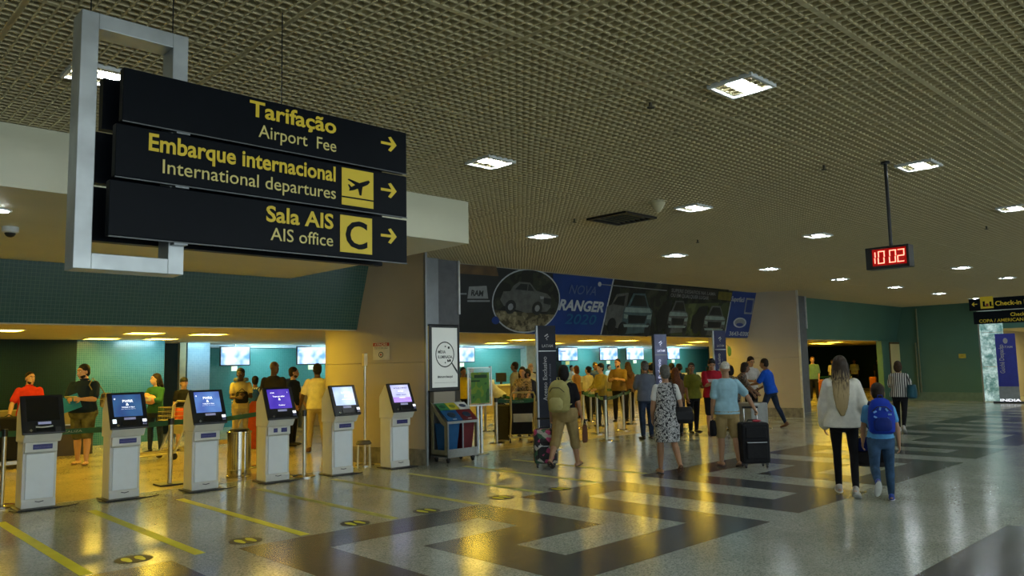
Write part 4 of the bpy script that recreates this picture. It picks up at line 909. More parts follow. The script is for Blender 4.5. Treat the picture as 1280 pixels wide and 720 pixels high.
# flight screens over the counters
m_tv = M_screen('flight_screen', (.12, .35, .85), (.85, .97, 1.0), 1.1)
for k, (px0, px1, l) in enumerate(((276, 312, 'leftmost flight screen on the teal wall'), (372, 407, 'flight screen left of the round pillar'), (564, 592, 'flight screen right of the lit poster'), (700, 720, 'flight screen right of the black airline totem'),
        (752, 770, 'flight screen in the middle of the far hall, left of a pair'), (785, 803, 'flight screen in the middle of the far hall, right of a pair'), (836, 848, 'narrow flight screen beside the pale blue totem'))):
    YT = 21.9; a = on_y(px0, 445, YT); c = on_y(px1, 445, YT); wd = c.x-a.x; cx_ = (a.x+c.x)/2
    if wd > 1.02: wd = 1.02
    t = thing('flight_screen', l, 'screen', (cx_, YT, ZH), R(-8) if k < 2 else R(-14), 'flight screens over the counters')
    b = MB(); b.bx(-wd/2, wd/2, 0, .06, -.62, -.05); o = b.build('case', m_black, t, bevel=.008)
    b = MB(); b.bx(-wd/2+.03, wd/2-.03, -.004, 0, -.59, -.08); b.build('lit_panel', m_tv, t)
    b = MB(); b.tube([(0, .04, -.1), (0, .04, 0)], .02, 8); b.build('mount', m_steel, t)
    b = MB(); b.bx(-.42*wd, -.1*wd, -.007, -.004, -.24, -.19); b.build('heading_bar', M_emit('screen_bar', (.05, .2, .5), .8), t)
    b = MB(); b.box((-.02, .03, -.70), (.16, .05, .14)); b.build('counter_lamp', M_emit('counter_number', (.35, .38, .05), .7), t)
# check-in counters along the back wall
m_ctop = M('white_counter_top', (.75, .78, .75), .3); m_cbody = M('cream_counter_front', (.35, .30, .2), .5)
n_ = 0; cn = [0, 0, 0]; ORD = ['first', 'second', 'third', 'fourth', 'fifth', 'sixth', 'seventh']
for i in range(14):
    x = 10.3+i*1.72
    if 21.3 < x < 23.0 or x > 33: continue
    n_ += 1
    pos = 'behind the queue in the left bay' if x < 16 else ('behind the queue in the middle bay' if x < 28 else 'in the far end bay')
    bi = 0 if x < 16 else (1 if x < 28 else 2); cn[bi] += 1; t = thing('checkin_counter', ORD[cn[bi]-1]+' white-topped check-in counter from the left '+pos, 'counter', (x, 20.6, 0), 0, 'check-in counters '+pos)
    b = MB(); b.bx(-.8, .8, 0, .5, 0, .92); b.build('body', m_cbody, t)
    b = MB(); b.bx(-.84, .84, -.08, .56, .92, .97); b.bx(-.84, -.2, -.02, .2, .97, 1.15); b.build('worktop', m_ctop, t)
    b = MB(); b.bx(.2, .7, .3, .34, 1.05, 1.38); b.box((.45, .32, 1.0), (.06, .06, .1)); b.build('monitor', m_black, t)
# belt conveyor and counter at the left end
t = thing('baggage_belt', 'long dark baggage belt with an olive top behind the two men', 'conveyor', (-2.0, 17.65, 0))
b = MB(); b.bx(-4, 6.9, 0, .6, .0, .62); b.build('body', M('dark_belt_front', (.05, .04, .025), .5), t)
b = MB(); b.bx(-4, 6.9, -.03, .62, .62, .94); b.build('top_panel', M('olive_belt_top', (.22, .19, .08), .5), t)
b = MB(); b.bx(-4, 6.9, -.04, -.03, .60, .625); b.build('edge_trim', m_steel, t)

t = thing('stool', 'small stool with pale tube legs and dark seat behind the lilac-screened kiosk', 'stool', (7.13, 11.05, 0), R(-30))
b = MB(); b.lathe((0, 0, .38), [(.12, 0), (.13, .02), (.10, .06)], 14); b.build('seat', M('dull_dark_seat', (.10, .09, .06), .6), t, True)
for sx in (-1, 1): b = MB(); b.tube([(sx*.09, -.09, .38), (sx*.10, -.10, .012), (sx*.10, .10, .012), (sx*.09, .09, .38)], .011, 6); b.build('leg', M('pale_tube', (.6, .58, .45), .4), t)
# ================================================================ PEOPLE
JOBS = []      # meshes to be fused into one continuous skin: (object, voxel size)
def fuse(mb, name, m, parent, vox, smooth=2):
    me = mb.mesh(name, m); o = bpy.data.objects.new(name, me); COL.objects.link(o); o.parent = parent
    r = o.modifiers.new('fuse', 'REMESH'); r.mode = 'VOXEL'; r.voxel_size = vox; r.use_smooth_shade = True
    s = o.modifiers.new('soften', 'SMOOTH'); s.factor = .5; s.iterations = smooth
    JOBS.append(o); return o
def run_jobs():
    dg = bpy.context.evaluated_depsgraph_get(); new = []
    for o in JOBS: new.append(bpy.data.meshes.new_from_object(o.evaluated_get(dg)))
    for o, me in zip(JOBS, new):
        old = o.data; m = list(old.materials); o.modifiers.clear(); o.data = me; me.name = old.name
        me.materials.clear()
        for x in m: me.materials.append(x)
    JOBS.clear()
def M_ombre():
    if 'ombre_hair' in MATS: return MATS['ombre_hair']
    m = bpy.data.materials.new('ombre_hair'); m.use_nodes = True; nt = m.node_tree; b = nt.nodes['Principled BSDF']; b.inputs['Roughness'].default_value = .5; b.inputs['Specular IOR Level'].default_value = .3
    tc = nt.nodes.new('ShaderNodeTexCoord'); mp = nt.nodes.new('ShaderNodeMapping'); mp.inputs['Scale'].default_value = (55, 55, 4); nt.links.new(tc.outputs['Object'], mp.inputs[0])
    n = nt.nodes.new('ShaderNodeTexNoise'); n.inputs['Scale'].default_value = 1; n.inputs['Detail'].default_value = 3; nt.links.new(mp.outputs[0], n.inputs['Vector'])
    sp = nt.nodes.new('ShaderNodeSeparateXYZ'); nt.links.new(tc.outputs['Object'], sp.inputs[0]); mr = nt.nodes.new('ShaderNodeMapRange'); mr.inputs[1].default_value = 1.52; mr.inputs[2].default_value = 1.12; mr.inputs[3].default_value = -.25; mr.inputs[4].default_value = .45
    nt.links.new(sp.outputs[2], mr.inputs[0]); ad = nt.nodes.new('ShaderNodeMath'); nt.links.new(n.outputs['Fac'], ad.inputs[0]); nt.links.new(mr.outputs[0], ad.inputs[1])
    rp = nt.nodes.new('ShaderNodeValToRGB'); e = rp.color_ramp.elements; e[0].position = .38; e[0].color = (.03, .018, .009, 1); e[1].position = .8; e[1].color = (.42, .31, .15, 1); nt.links.new(ad.outputs[0], rp.inputs['Fac']); nt.links.new(rp.outputs['Color'], b.inputs['Base Color'])
    bp = nt.nodes.new('ShaderNodeBump'); bp.inputs['Strength'].default_value = .6; bp.inputs['Distance'].default_value = .01; nt.links.new(n.outputs['Fac'], bp.inputs['Height']); nt.links.new(bp.outputs['Normal'], b.inputs['Normal'])
    MATS['ombre_hair'] = m; return m
SKIN = {'light': (.52, .30, .19), 'tan': (.40, .215, .115), 'brown': (.22, .105, .05), 'dark': (.075, .036, .02), 'pale': (.60, .40, .28)}
def cone(b, p0, p1, r0, r1, n=10):
    b.tube([p0, p1], [r0, r1], n); b.ell(p0, (r0,)*3, n=n, m=6); b.ell(p1, (r1,)*3, n=n, m=6)
def person(name, x, y, face, h, label, o):
    """o: pose and outfit. angles in degrees; legs (thigh forward, knee bend, out); arms (forward, out, elbow, inward)"""
    s = h/1.75; bw = o.get('w', 1.0); fem = o.get('fem', False); hi = o.get('hi', False)
    t = thing('person', label, 'person', (x, y, 0), R(face-90))
    lean = R(o.get('lean', 0)); turn = R(o.get('turn', 0)); side = R(o.get('bend', 0))
    skin = SKIN[o.get('skin', 'tan')]; msk = M('skin_'+o.get('skin', 'tan'), skin, .5, var=.08, scale=5)
    J = {}
    for sg, k in ((-1, 'L'), (1, 'R')):
        th, kn, ou = [R(v) for v in o.get('leg'+k, (2*sg, 3, 2))]
        hip = Vector((sg*.092, 0, .92)); kne = hip+.435*Vector((sg*math.sin(ou), math.sin(th), -math.cos(th)))
        a = th-kn; ank = kne+.415*Vector((sg*math.sin(ou)*.5, math.sin(a), -math.cos(a)))
        fa = a*.85 if a < R(-14) else (a*.7 if a > R(10) else 0)
        J['hip'+k], J['kne'+k], J['ank'+k] = hip, kne, ank
        tw = R(8)*sg; fd = Vector((math.sin(tw)*math.cos(fa), math.cos(tw)*math.cos(fa), math.sin(fa)))
        fu = Vector((0, -math.sin(fa), math.cos(fa)))
        J['fd'+k], J['fu'+k] = fd, fu; J['toe'+k] = ank+fd*.165-fu*.055; J['heel'+k] = ank-fd*.06-fu*.07
    zmin = min(min(J['toe'+k].z-.018, J['heel'+k].z-.012, (J['toe'+k]-J['fu'+k]*.0).z-.018) for k in 'LR')
    dz = Vector((0, 0, -zmin + .004))
    for k in list(J):
        if k[:2] not in ('fd', 'fu'): J[k] = J[k]+dz
    pel = Vector((0, 0, .92))+dz
    Rt = Matrix.Rotation(-lean, 3, 'X') @ Matrix.Rotation(side, 3, 'Y') @ Matrix.Rotation(turn, 3, 'Z')
    def T(p): p = Vector(p); return pel + Rt @ Vector((p[0], p[1], p[2]-.92))
    for sg, k in ((-1, 'L'), (1, 'R')):
        f, ab, el, inn = [R(v) for v in o.get('arm'+k, (0, 9, 12, 5))]
        sh = T((sg*.168*(.90 if fem else 1.0)*(.6+.4*bw), 0, 1.372))
        up = Vector((sg*math.sin(ab), math.sin(f)*math.cos(ab), -math.cos(f)*math.cos(ab)))
        g = f+el; fo = Vector((-sg*math.sin(inn)+sg*math.sin(ab)*.35*math.cos(inn), math.sin(g)*math.cos(inn), -math.cos(g)*math.cos(inn))).normalized()
        J['sh'+k] = sh; J['el'+k] = sh+Rt @ up*.285; J['wr'+k] = J['el'+k]+Rt @ fo*.25; J['fo'+k] = Rt @ fo
    hy, hp = o.get('head', (0, 0)); HM = Matrix.Rotation(turn, 3, 'Z') @ Matrix.Rotation(R(hy), 3, 'Z') @ Matrix.Rotation(-lean*.55-R(hp), 3, 'X')
    nk = T((0, -.01, 1.47)); hc = nk+HM @ Vector((0, .022, .138))
    hk = o.get('hk', 1.05); hs_ = s*hk
    def H(p): return (hc+HM @ (Vector(p)*hk))
    S = lambda v: Vector(v)*s
    # ---- body, one skin
    b = MB()
    fat = o.get('belly', 0)
    sec = [(.80, .13, .10, 0), (.88, .165*(1.06 if fem else 1), .115, -.005), (.95, .162*(1.04 if fem else 1), .115+fat*.5, fat*.4), (1.06, .140*(.93 if fem else 1), .098+fat, fat*.7), (1.18, .148*(.95 if fem else 1), .105+fat*.6, fat*.3),
           (1.28, .160*(.93 if fem else 1), .112+(.012 if fem else 0), .01 if fem else 0), (1.36, .150*(.93 if fem else 1), .098, 0), (1.415, .112, .076, -.005), (1.46, .062, .058, -.008)]
    uf = .93 if (o.get('bottom') or o.get('dress')) else 1; ul = .84 if o.get('bottom') and o['bottom'][1] == 'long' else 1
    def torso(b, secs, n=16):
        b.loft([[S(T((rx*bw*math.cos(a), yo+ry*(.5+.5*bw)*math.sin(a), z))) for a in [2*math.pi*i/n for i in range(n)]] for z, rx, ry, yo in secs])
    torso(b, [(z if z > .81 else .84, rx*uf, ry*uf, yo) for z, rx, ry, yo in sec])
    for sg, k in ((-1, 'L'), (1, 'R')):
        lw = .5+.5*bw
        ut = .84 if o.get('bottom') else 1; cone(b, S(J['hip'+k]), S(J['kne'+k]), .085*s*lw*ut, .054*s*lw*ul); 
        mid = J['kne'+k].lerp(J['ank'+k], .3)+Vector((0, -.012, 0)); cone(b, S(J['kne'+k]), S(mid), .052*s*lw*ul, .056*s*lw*ul); cone(b, S(mid), S(J['ank'+k]), .056*s*lw*ul, .036*s*(.9 if ul < 1 else 1))
        fd, fu = J['fd'+k], J['fu'+k]; rm = Matrix((fd.cross(fu), fd, fu)).transposed()
        ft = 1 if o.get('shoes', (0, ''))[1] == 'sandal' else .76; b.ell(S(J['ank'+k]+fd*.045-fu*.052), (.042*s*ft, .125*s*ft, .03*s*ft), rm); b.ell(S(J['heel'+k]+fu*.02+fd*.012), (.034*s*ft, .04*s*ft, .034*s*ft), rm)
        cone(b, S(J['sh'+k]), S(J['el'+k]), .052*s*lw, .040*s*lw); fm = J['el'+k].lerp(J['wr'+k], .3)
        cone(b, S(J['el'+k]), S(fm), .040*s*lw, .041*s*lw); cone(b, S(fm), S(J['wr'+k]), .041*s*lw, .026*s)
        # hand
        fo = J['fo'+k]; sd = Rt @ Vector((sg, 0, 0)); nrm_ = fo.cross(sd)
        if nrm_.length < .3: nrm_ = Rt @ Vector((0, 1, 0))
        nrm_ = nrm_.normalized(); sd = nrm_.cross(fo).normalized()     # sd: palm normal direction (outwards), nrm_: across the palm
        if (Rt @ Vector((0, 1, 0))).dot(nrm_) < 0: nrm_ = -nrm_
        pc = J['wr'+k]+fo*.045; rm = Matrix((sd, nrm_, fo)).transposed()
        b.ell(S(pc), (.018*s, .040*s, .052*s), rm, n=10)
        curl = o.get('grip'+k, .35)
        fr = .0092 if hi else .0105
        for i, (off, ln) in enumerate(((.030, .066), (.011, .076), (-.010, .070), (-.029, .054))):
            base = pc+fo*.038+nrm_*off; inward = -sd
            d1 = (fo*math.cos(curl*1.1)+inward*math.sin(curl*1.1)); d2 = (fo*math.cos(curl*2.6)+inward*math.sin(curl*2.6))
            q1 = base+d1*ln*.52; q2 = q1+d2*ln*.48
            cone(b, S(base), S(q1), fr*s, fr*s*.95, 6); cone(b, S(q1), S(q2), fr*s*.95, fr*s*.8, 6)
        tb = J['wr'+k]+fo*.022+nrm_*.028; t1 = tb+(fo*.6+nrm_*.7-sd*.25).normalized()*.034; t2 = t1+(fo*.85+nrm_*.25-sd*.45).normalized()*.028
        cone(b, S(tb), S(t1), .0125*s, .0105*s, 6); cone(b, S(t1), S(t2), .0105*s, .009*s, 6)
    cone(b, S(T((0, -.01, 1.42))), S(H((0, -.015, -.06))), .058*hs_*(.85 if fem else 1)*(.6+.4*bw), .054*hs_*(.85 if fem else 1))
    b.ell(S(H((0, -.01, .025))), (.074*hs_, .094*hs_, .092*hs_), HM, n=16, m=12)
    b.ell(S(H((0, .026, -.038))), (.057*hs_, .064*hs_, .080*hs_), HM, n=14, m=10); b.ell(S(H((0, .058, -.092))), (.026*hs_, .026*hs_, .022*hs_), HM)
    b.ell(S(H((0, .066, .035))), (.052*hs_, .028*hs_, .030*hs_), HM)
    cone(b, S(H((0, .086, .012))), S(H((0, .107, -.028))), .009*hs_, .0135*hs_, 8)
    b.ell(S(H((0, .088, -.062))), (.024*hs_, .010*hs_, .012*hs_), HM)
    for sg in (-1, 1): b.ell(S(H((sg*.076, -.004, -.010))), (.010*hs_, .020*hs_, .031*hs_), HM, n=8, m=6)
    body = fuse(b, 'body', msk, t, .0075 if hi else .0115, 2)
    if o.get('face'):
        m_eye = M('eye_white', (.7, .68, .62), .3); m_iris = M('iris_dark', (.02, .012, .008), .2); m_lip = M('lips_'+o.get('skin', 'tan'), (skin[0]*.75, skin[1]*.42, skin[2]*.42), .5)
        mh = M('hair_'+o.get('hairc', 'black'), HAIRC[o.get('hairc', 'black')], .6, var=.3, scale=30, spec=.2)
        for sg in (-1, 1):
            e = MB(); e.ell(S(H((sg*.030, .080, .012))), (.015*hs_, .010*hs_, .008*hs_), HM, 8, 6); e = e.build('eye', m_eye, t, True)
            q = MB(); q.ell(S(H((sg*.030, .0885, .012))), (.0068*hs_, .003*hs_, .0068*hs_), HM, 8, 6); q.build('iris', m_iris, e, True)
            q = MB(); q.tube([S(H((sg*.014, .092, .034))), S(H((sg*.032, .089, .040))), S(H((sg*.05, .076, .033)))], [.004*hs_, .0055*hs_, .003*hs_], 6); q.build('eyebrow', mh, t, True)
        q = MB(); q.ell(S(H((0, .0965, -.062))), (.022*hs_, .004*hs_, .0065*hs_), HM, 10, 6); q.build('mouth', m_lip, t, True)
    # ---- hair
    hs = o.get('hair', 'short'); mh = M_ombre() if o.get('streak') else M('hair_'+o.get('hairc', 'black'), HAIRC[o.get('hairc', 'black')], .6, var=.35, scale=30, bump=.5, spec=.2)
    if hs:
        b = MB()
        if hs in ('crop',): b.ell(S(H((0, -.018, .040))), (.076*hs_, .092*hs_, .088*hs_), HM, 16, 12)
        elif hs == 'balding': b.ell(S(H((0, -.040, .0))), (.080*hs_, .072*hs_, .062*hs_), HM, 16, 12)
        else: b.ell(S(H((0, -.022, .044))), (.083*hs_, .098*hs_, .092*hs_), HM, 16, 12); b.ell(S(H((0, -.045, -.01))), (.078*hs_, .070*hs_, .085*hs_), HM, 14, 10)
        if hs == 'thick': b.ell(S(H((0, -.02, .06))), (.090*hs_, .105*hs_, .092*hs_), HM, 14, 10)
        if hs == 'bob':
            b.ell(S(H((0, -.035, -.02))), (.098*hs_, .085*hs_, .12*hs_), HM, 16, 10); b.ell(S(H((0, -.055, -.07))), (.085*hs_, .06*hs_, .075*hs_), HM, 14, 8)
        if hs == 'curly':
            rr = random.Random(5)
            for i in range(26):
                a = rr.uniform(0, 6.28); zz = rr.uniform(-.04, .1); q = math.sqrt(max(.1, 1-(zz/.13)**2)); b.ell(S(H((.08*q*math.cos(a), -.03+.085*q*min(.5, math.sin(a)), zz))), (.032*hs_,)*3, None, 8, 6)
        if hs == 'bun': b.ell(S(H((0, -.115, .06))), (.045*hs_, .04*hs_, .045*hs_), HM)
        if hs == 'pony': cone(b, S(H((0, -.12, .03))), S(H((0, -.15, -.16))), .028*hs_, .012*hs_)
        if hs == 'long':
            L = o.get('hairlen', .34)
            hl = o['top'][3] if o.get('top') else .02; zt = [1.40, 1.47-L*.55, 1.47-L*.85, 1.47-L*1.1]
            back = [H((0, -.05, .03)), H((0, -.072, -.05)), H((0, -.085, -.12))]+[T((0, -(.108+hl*q_), z_)) for z_, q_ in zip(zt, (.5, 1.25, 1.45, 1.5))]
            rr_ = [(.085, .060), (.096, .060), (.104, .052), (.108, .042), (.095, .036), (.070, .028), (.025, .012)]
            b.loft([[S(p+Rt @ Vector((rx*math.cos(a), ry*math.sin(a), 0))) for a in [2*math.pi*i/14 for i in range(14)]] for p, (rx, ry) in zip(back, rr_)][::-1])
            for sg in (-1, 1):
                cone(b, S(H((sg*.076, -.010, .02))), S(H((sg*.084, -.015, -.11))), .022*s, .026*s, 8)
                cone(b, S(H((sg*.084, -.015, -.11))), S(T((sg*.095, -.085, 1.34))), .026*s, .018*s, 8)
        fuse(b, 'hair', mh, t, .010 if hi else .013, 3 if hs != 'curly' else 1)
    if o.get('beard'):
        b = MB(); b.ell(S(H((0, .024, -.068))), (.0595*hs_, .060*hs_, .050*hs_), HM, 14, 10); fuse(b, 'beard', mh, t, .012)
    if o.get('cap'):
        mc = M(*o['cap']); b = MB(); b.ell(S(H((0, -.012, .055))), (.086*hs_, .10*hs_, .078*hs_), HM, 14, 8); b.ell(S(H((0, .09, .05))), (.06*hs_, .06*hs_, .008*hs_), HM, 12, 6); fuse(b, 'cap', mc, t, .012)
    # ---- garments
    def sleeves(b, frac, r0, r1):
        for k in 'LR':
            sh, el, wr = J['sh'+k], J['el'+k], J['wr'+k]
            if frac <= 1: cone(b, S(sh), S(sh.lerp(el, frac)), r0*s, r1*s); 
            else: cone(b, S(sh), S(el), r0*s, r1*s); cone(b, S(el), S(el.lerp(wr, frac-1)), r1*s, r1*s*.82)
    top = o.get('top')
    if top:
        mt, frac, zb, loose = top; b = MB(); g = .016+loose; lw = .5+.5*bw
        ss = [(z, rx+g, ry+g, yo) for z, rx, ry, yo in sec if z >= zb-.001 and z < 1.37]
        f = [q for q in sec if q[0] >= zb][0]; ss = [(zb, f[1]+g*1.15, f[2]+g*1.1, f[3])] + ss
        ss += [(1.415, .115+g*.6, .078+g*.5, -.003), (1.452, .078+g*.3, .062+g*.3, -.006)]
        torso(b, ss); 
        if frac: sleeves(b, frac, (.057+loose*.6)*lw, (.055+loose*.9)*lw)
        sh_ = fuse(b, 'top', mt, t, .011 if hi else .016, 2)
        if o.get('band'):
            zb_, mb_ = o['band']; b = MB(); torso(b, [(zb_-.035, .185+g, .128+g+fat*.3, 0), (zb_+.035, .188+g, .130+g, 0)]); b.build('chest_band', mb_, sh_)
        if o.get('collar'):
            b = MB(); c_ = T((0, -.008, 1.465)); rr_ = [[S(c_+Rt @ Vector((r_*math.cos(a), r_*math.sin(a), z_))) for a in [6.283*i/14 for i in range(14)]] for r_, z_ in ((.075, -.02), (.066, .025), (.060, .025), (.068, -.02))]
            b.loft(rr_); b.build('collar', o['collar'], sh_, True)
    bot = o.get('bottom')
    if bot:
        mt, kind, loose = bot; b = MB(); g = .012+loose; lw = .5+.5*bw
        torso(b, [(.78, .11+g, .09+g, 0), (.82, .15+g, .112+g, 0), (.88, .170+g, .120+g, -.005), (.95, .164+g, .116+g+fat*.4, fat*.3), (1.02, .150+g*.8, .108+g*.8+fat*.7, fat*.5)])
        for k in 'LR':
            hip, kn, an = J['hip'+k], J['kne'+k], J['ank'+k]
            rk = (.058+loose)*s*lw; r0 = (.098+loose*.7)*s*lw
            if kind == 'long': md = kn.lerp(an, .3)+Vector((0, -.010, 0)); ra = max(.042, .040+loose)*s; cone(b, S(hip), S(kn), r0, rk); cone(b, S(kn), S(md), rk, (.058+loose)*s*lw); cone(b, S(md), S(kn.lerp(an, .97)), (.058+loose)*s*lw, ra)
            elif kind == 'capri': cone(b, S(hip), S(kn), r0, rk); cone(b, S(kn), S(kn.lerp(an, .30)), rk, rk*1.02)
            elif kind == 'shorts': cone(b, S(hip), S(hip.lerp(kn, .95)), r0, rk*1.12)
            elif kind == 'brief': cone(b, S(hip), S(hip.lerp(kn, .6)), r0, rk*1.25)
        fuse(b, 'trousers', mt, t, .011 if hi else .016, 2)
    if o.get('dress'):
        mt, zhem, flare = o['dress']; b = MB(); n = 20
        secs = [(z, rx+.02, ry+.02, yo) for z, rx, ry, yo in sec if .94 < z < 1.37]+[(1.415, .122, .085, -.003), (1.452, .082, .066, -.006)]
        torso(b, [(zhem, .185+flare, .15+flare, 0), (.75, .195+flare*.4, .150+flare*.3, -.005), (.88, .192, .142, -.008)]+secs, n); 
        for k in 'LR': cone(b, S(J['sh'+k]), S(J['sh'+k].lerp(J['el'+k], .12)), .058*s, .056*s)
        fuse(b, 'dress', mt, t, .011 if hi else .016, 2)
        for k in 'LR':
            b = MB(); cone(b, S(J['sh'+k]), S(J['sh'+k].lerp(J['el'+k], .6)), .060*s, .063*s); fuse(b, 'sleeve', M('white_cotton', (.62, .62, .58), .8), t, .012)
    sh = o.get('shoes', (M('black_shoe', (.012, .012, .012), .4), 'shoe')); so = sh[2] if len(sh) > 2 else None
    for k in 'LR':
        fd, fu = J['fd'+k], J['fu'+k]; rm = Matrix((fd.cross(fu), fd, fu)).transposed(); c = J['ank'+k]+fd*.052-fu*.056; b = MB()
        if sh[1] == 'sandal':
            b.ell(S(c-fu*.014), (.050*s, .145*s, .011*s), rm, 14, 6); o_ = b.build('sandal', sh[0], t, True)
            q = MB(); q.tube([S(c+fd*.05-fu*.015+rm.col[0]*.048), S(c+fd*.035+fu*.030), S(c+fd*.05-fu*.015-rm.col[0]*.048)], .009*s, 6); q.build('strap', sh[0], o_, True)
        else:
            b.ell(S(c+fd*.005-fu*.002), (.047*s, .142*s, .036*s), rm, 12, 8); b.ell(S(J['ank'+k]-fd*.015-fu*.02), (.043*s, .055*s, .055*s), rm, 12, 8)
            o_ = fuse(b, 'shoe', sh[0], t, .010 if hi else .014, 2)
            if so: q = MB(); q.ell(S(c+fd*.003-fu*.026), (.051*s, .148*s, .012*s), rm, 14, 6); q.build('sole', so, o_, True)
    J['s'] = s; J['T'] = T; J['H'] = H; J['obj'] = t; J['rz'] = R(face-90); J['Rt'] = Rt
    def W(p): # local (unscaled joint space) to world
        v = Vector(p)*s; c_, s_ = math.cos(R(face-90)), math.sin(R(face-90)); return Vector((x+c_*v.x-s_*v.y, y+s_*v.x+c_*v.y, v.z))
    J['W'] = W
    return J
HAIRC = {'black': (.012, .010, .009), 'dark': (.022, .014, .009), 'brown': (.05, .026, .012), 'auburn': (.11, .035, .012), 'grey': (.10, .095, .085), 'white': (.55, .53, .46), 'darkblonde': (.10, .065, .03), 'ginger': (.25, .12, .03)}
cl = lambda n, c, r=.8, **k: M(n, c, r, var=k.pop('var', .10), scale=k.pop('scale', 14), bump=k.pop('bump', .35), spec=k.pop('spec', .15), **k)
c_white = cl('white_knit', (.74, .72, .62)); c_black = cl('black_cloth', (.012, .012, .014)); c_navy = cl('navy_cloth', (.012, .020, .045)); c_jean = cl('blue_denim', (.035, .075, .14), var=.4, scale=9)
c_dkjean = cl('dark_denim', (.018, .03, .06), var=.3); c_lblue = cl('sky_blue_cotton', (.30, .50, .58)); c_khaki = cl('khaki_cotton', (.33, .24, .10)); c_red = cl('red_cotton', (.55, .035, .02)); c_dkteal = cl('dark_slate_polo', (.007, .018, .045))
c_dkred = cl('crimson_polo', (.36, .012, .025)); c_green = cl('olive_green_polo', (.17, .18, .02)); c_grey = cl('slate_grey_shirt', (.12, .14, .18)); c_royal = cl('royal_blue_shirt', (.01, .09, .55)); c_cream = cl('cream_shirt', (.74, .68, .45))
c_yel = cl('mustard_jacket', (.30, .24, .06)); c_stripe = M_pattern('black_white_stripes', [(0, (.02, .02, .02)), (.45, (.62, .60, .55))], 7.5, 'wave', axis='X')
c_floral = M_pattern('black_white_floral_print', [(0, (.025, .025, .03)), (.46, (.55, .55, .53)), (.54, (.04, .04, .05)), (.60, (.5, .5, .5))], 26, 'noise')
c_print = M_pattern('brown_pattern_print', [(0, (.03, .025, .02)), (.47, (.25, .18, .12)), (.58, (.08, .06, .045))], 24, 'noise')
c_orange = cl('coral_shorts', (.62, .12, .05)); c_boyblue = cl('boy_blue_tee', (.10, .33, .62)); c_cargo = cl('camouflage_shorts', (.10, .10, .055), var=.5, scale=7)
c_beige = cl('beige_trousers', (.42, .34, .18)); c_teal = cl('green_blouse', (.03, .12, .06))
s_blk = (M('black_shoe', (.012, .012, .012), .4), 'shoe'); s_wht = (M('white_sole_shoe', (.5, .48, .42), .5), 'shoe', M('white_rubber', (.6, .6, .56), .5)); s_blue = (M('blue_sneaker', (.015, .05, .30), .5), 'shoe', M('white_rubber', (.6, .6, .56), .5))
s_snd = (M('brown_sandal', (.12, .06, .03), .5), 'sandal'); s_dks = (M('black_sandal', (.015, .012, .012), .5), 'sandal'); s_brn = (M('brown_shoe', (.12, .05, .02), .5), 'shoe')
PP = {}
def at(px, py): p = on_floor(px, py); return p.x, p.y
def per(key, px, py, fdir, h, label, **o): x, y = at(px, py); PP[key] = person('person', x, y, fdir, h, label, o); return PP[key]
# --- walkers in the concourse
per('sweater', 1060, 620, 22, 1.64, 'woman in an oversized white sweater and black leggings with long blonde-streaked hair', fem=True, w=.95, skin='light', hair='long', hairc='darkblonde', hairlen=.44, streak=True, hi=True,
    top=(c_white, 1.92, .84, .055), bottom=(c_black, 'long', -.004), shoes=s_wht, legL=(14, 4, 1), legR=(-10, 14, 1), armL=(8, 12, 8, 0), armR=(2, 14, 8, 0), gripR=1.1)
per('boy', 1106, 627, 28, 1.32, 'boy in a light blue tee and jeans wearing a bright blue backpack', w=1.05, hk=1.2, skin='tan', hair='short', hairc='dark', hi=True,
    top=(c_boyblue, .6, .86, .006), bottom=(c_jean, 'long', .008), shoes=s_blue, legR=(12, 4, 2), legL=(-20, 48, 4), armL=(10, 10, 10, 0), armR=(-4, 12, 12, 0))
per('stripes', 1128, 540, 10, 1.56, 'woman in a black and white vertically striped blouse and black trousers', fem=True, w=1.1, skin='tan', hair='bob', hairc='brown',
    top=(c_stripe, .75, .86, .02), bottom=(c_black, 'long', .002), shoes=s_wht, legL=(16, 4, 1), legR=(-16, 18, 1), armL=(20, 15, 60, 20), armR=(25, 14, 70, 10))
per('dress', 836, 592, 50, 1.58, 'grey-haired woman in a black and white floral knee-length dress', fem=True, w=1.08, skin='tan', hair='short', hairc='grey', hi=True,
    dress=(c_floral, .50, .0), shoes=s_snd, legL=(10, 6, 1), legR=(-4, 38, 1), armL=(8, 10, 15, 5), armR=(-8, 14, 14, 8))
per('bluetee', 912, 583, 48, 1.60, 'white-haired man in a sky blue tee and khaki shorts pulling a suitcase', w=1.08, skin='tan', hair='crop', hairc='white', hi=True,
    top=(c_lblue, .75, .85, .018), bottom=(c_khaki, 'shorts', .018), shoes=s_snd, legL=(6, 6, 2), legR=(-6, 10, 2), armL=(2, 10, 8, 0), armR=(-18, 34, 4, -14), gripR=1.1, gripL=1.1)
per('backpack', 708, 585, 22, 1.62, 'woman in a black tee and khaki capri trousers wearing an olive backpack', fem=True, w=1.18, skin='tan', hair='bob', hairc='black', hi=True,
    top=(c_black, .7, .88, .01), bottom=(c_khaki, 'capri', .022), shoes=s_dks, legL=(-18, 20, 3), legR=(17, 5, 3), armL=(-6, 14, 10, 0), armR=(6, 14, 26, 4), gripL=1.1)
per('greyshirt', 809, 549, 62, 1.66, 'man in a slate grey shirt and jeans standing behind the woman in the floral dress', w=1.05, skin='brown', hair='short', hairc='grey', top=(c_grey, .8, .84, .02), bottom=(c_dkjean, 'long', .012), armL=(20, 8, 60, 20), armR=(4, 8, 10, 4))
per('greenpolo', 868, 541, 250, 1.60, 'woman in an olive green polo and black trousers facing the camera', fem=True, w=1.15, skin='brown', hair='bun', hairc='dark', face=True, top=(c_green, .7, .84, .02), bottom=(c_black, 'long', .01), armL=(30, 8, 60, 30), armR=(4, 12, 10, 4), head=(-35, 0))
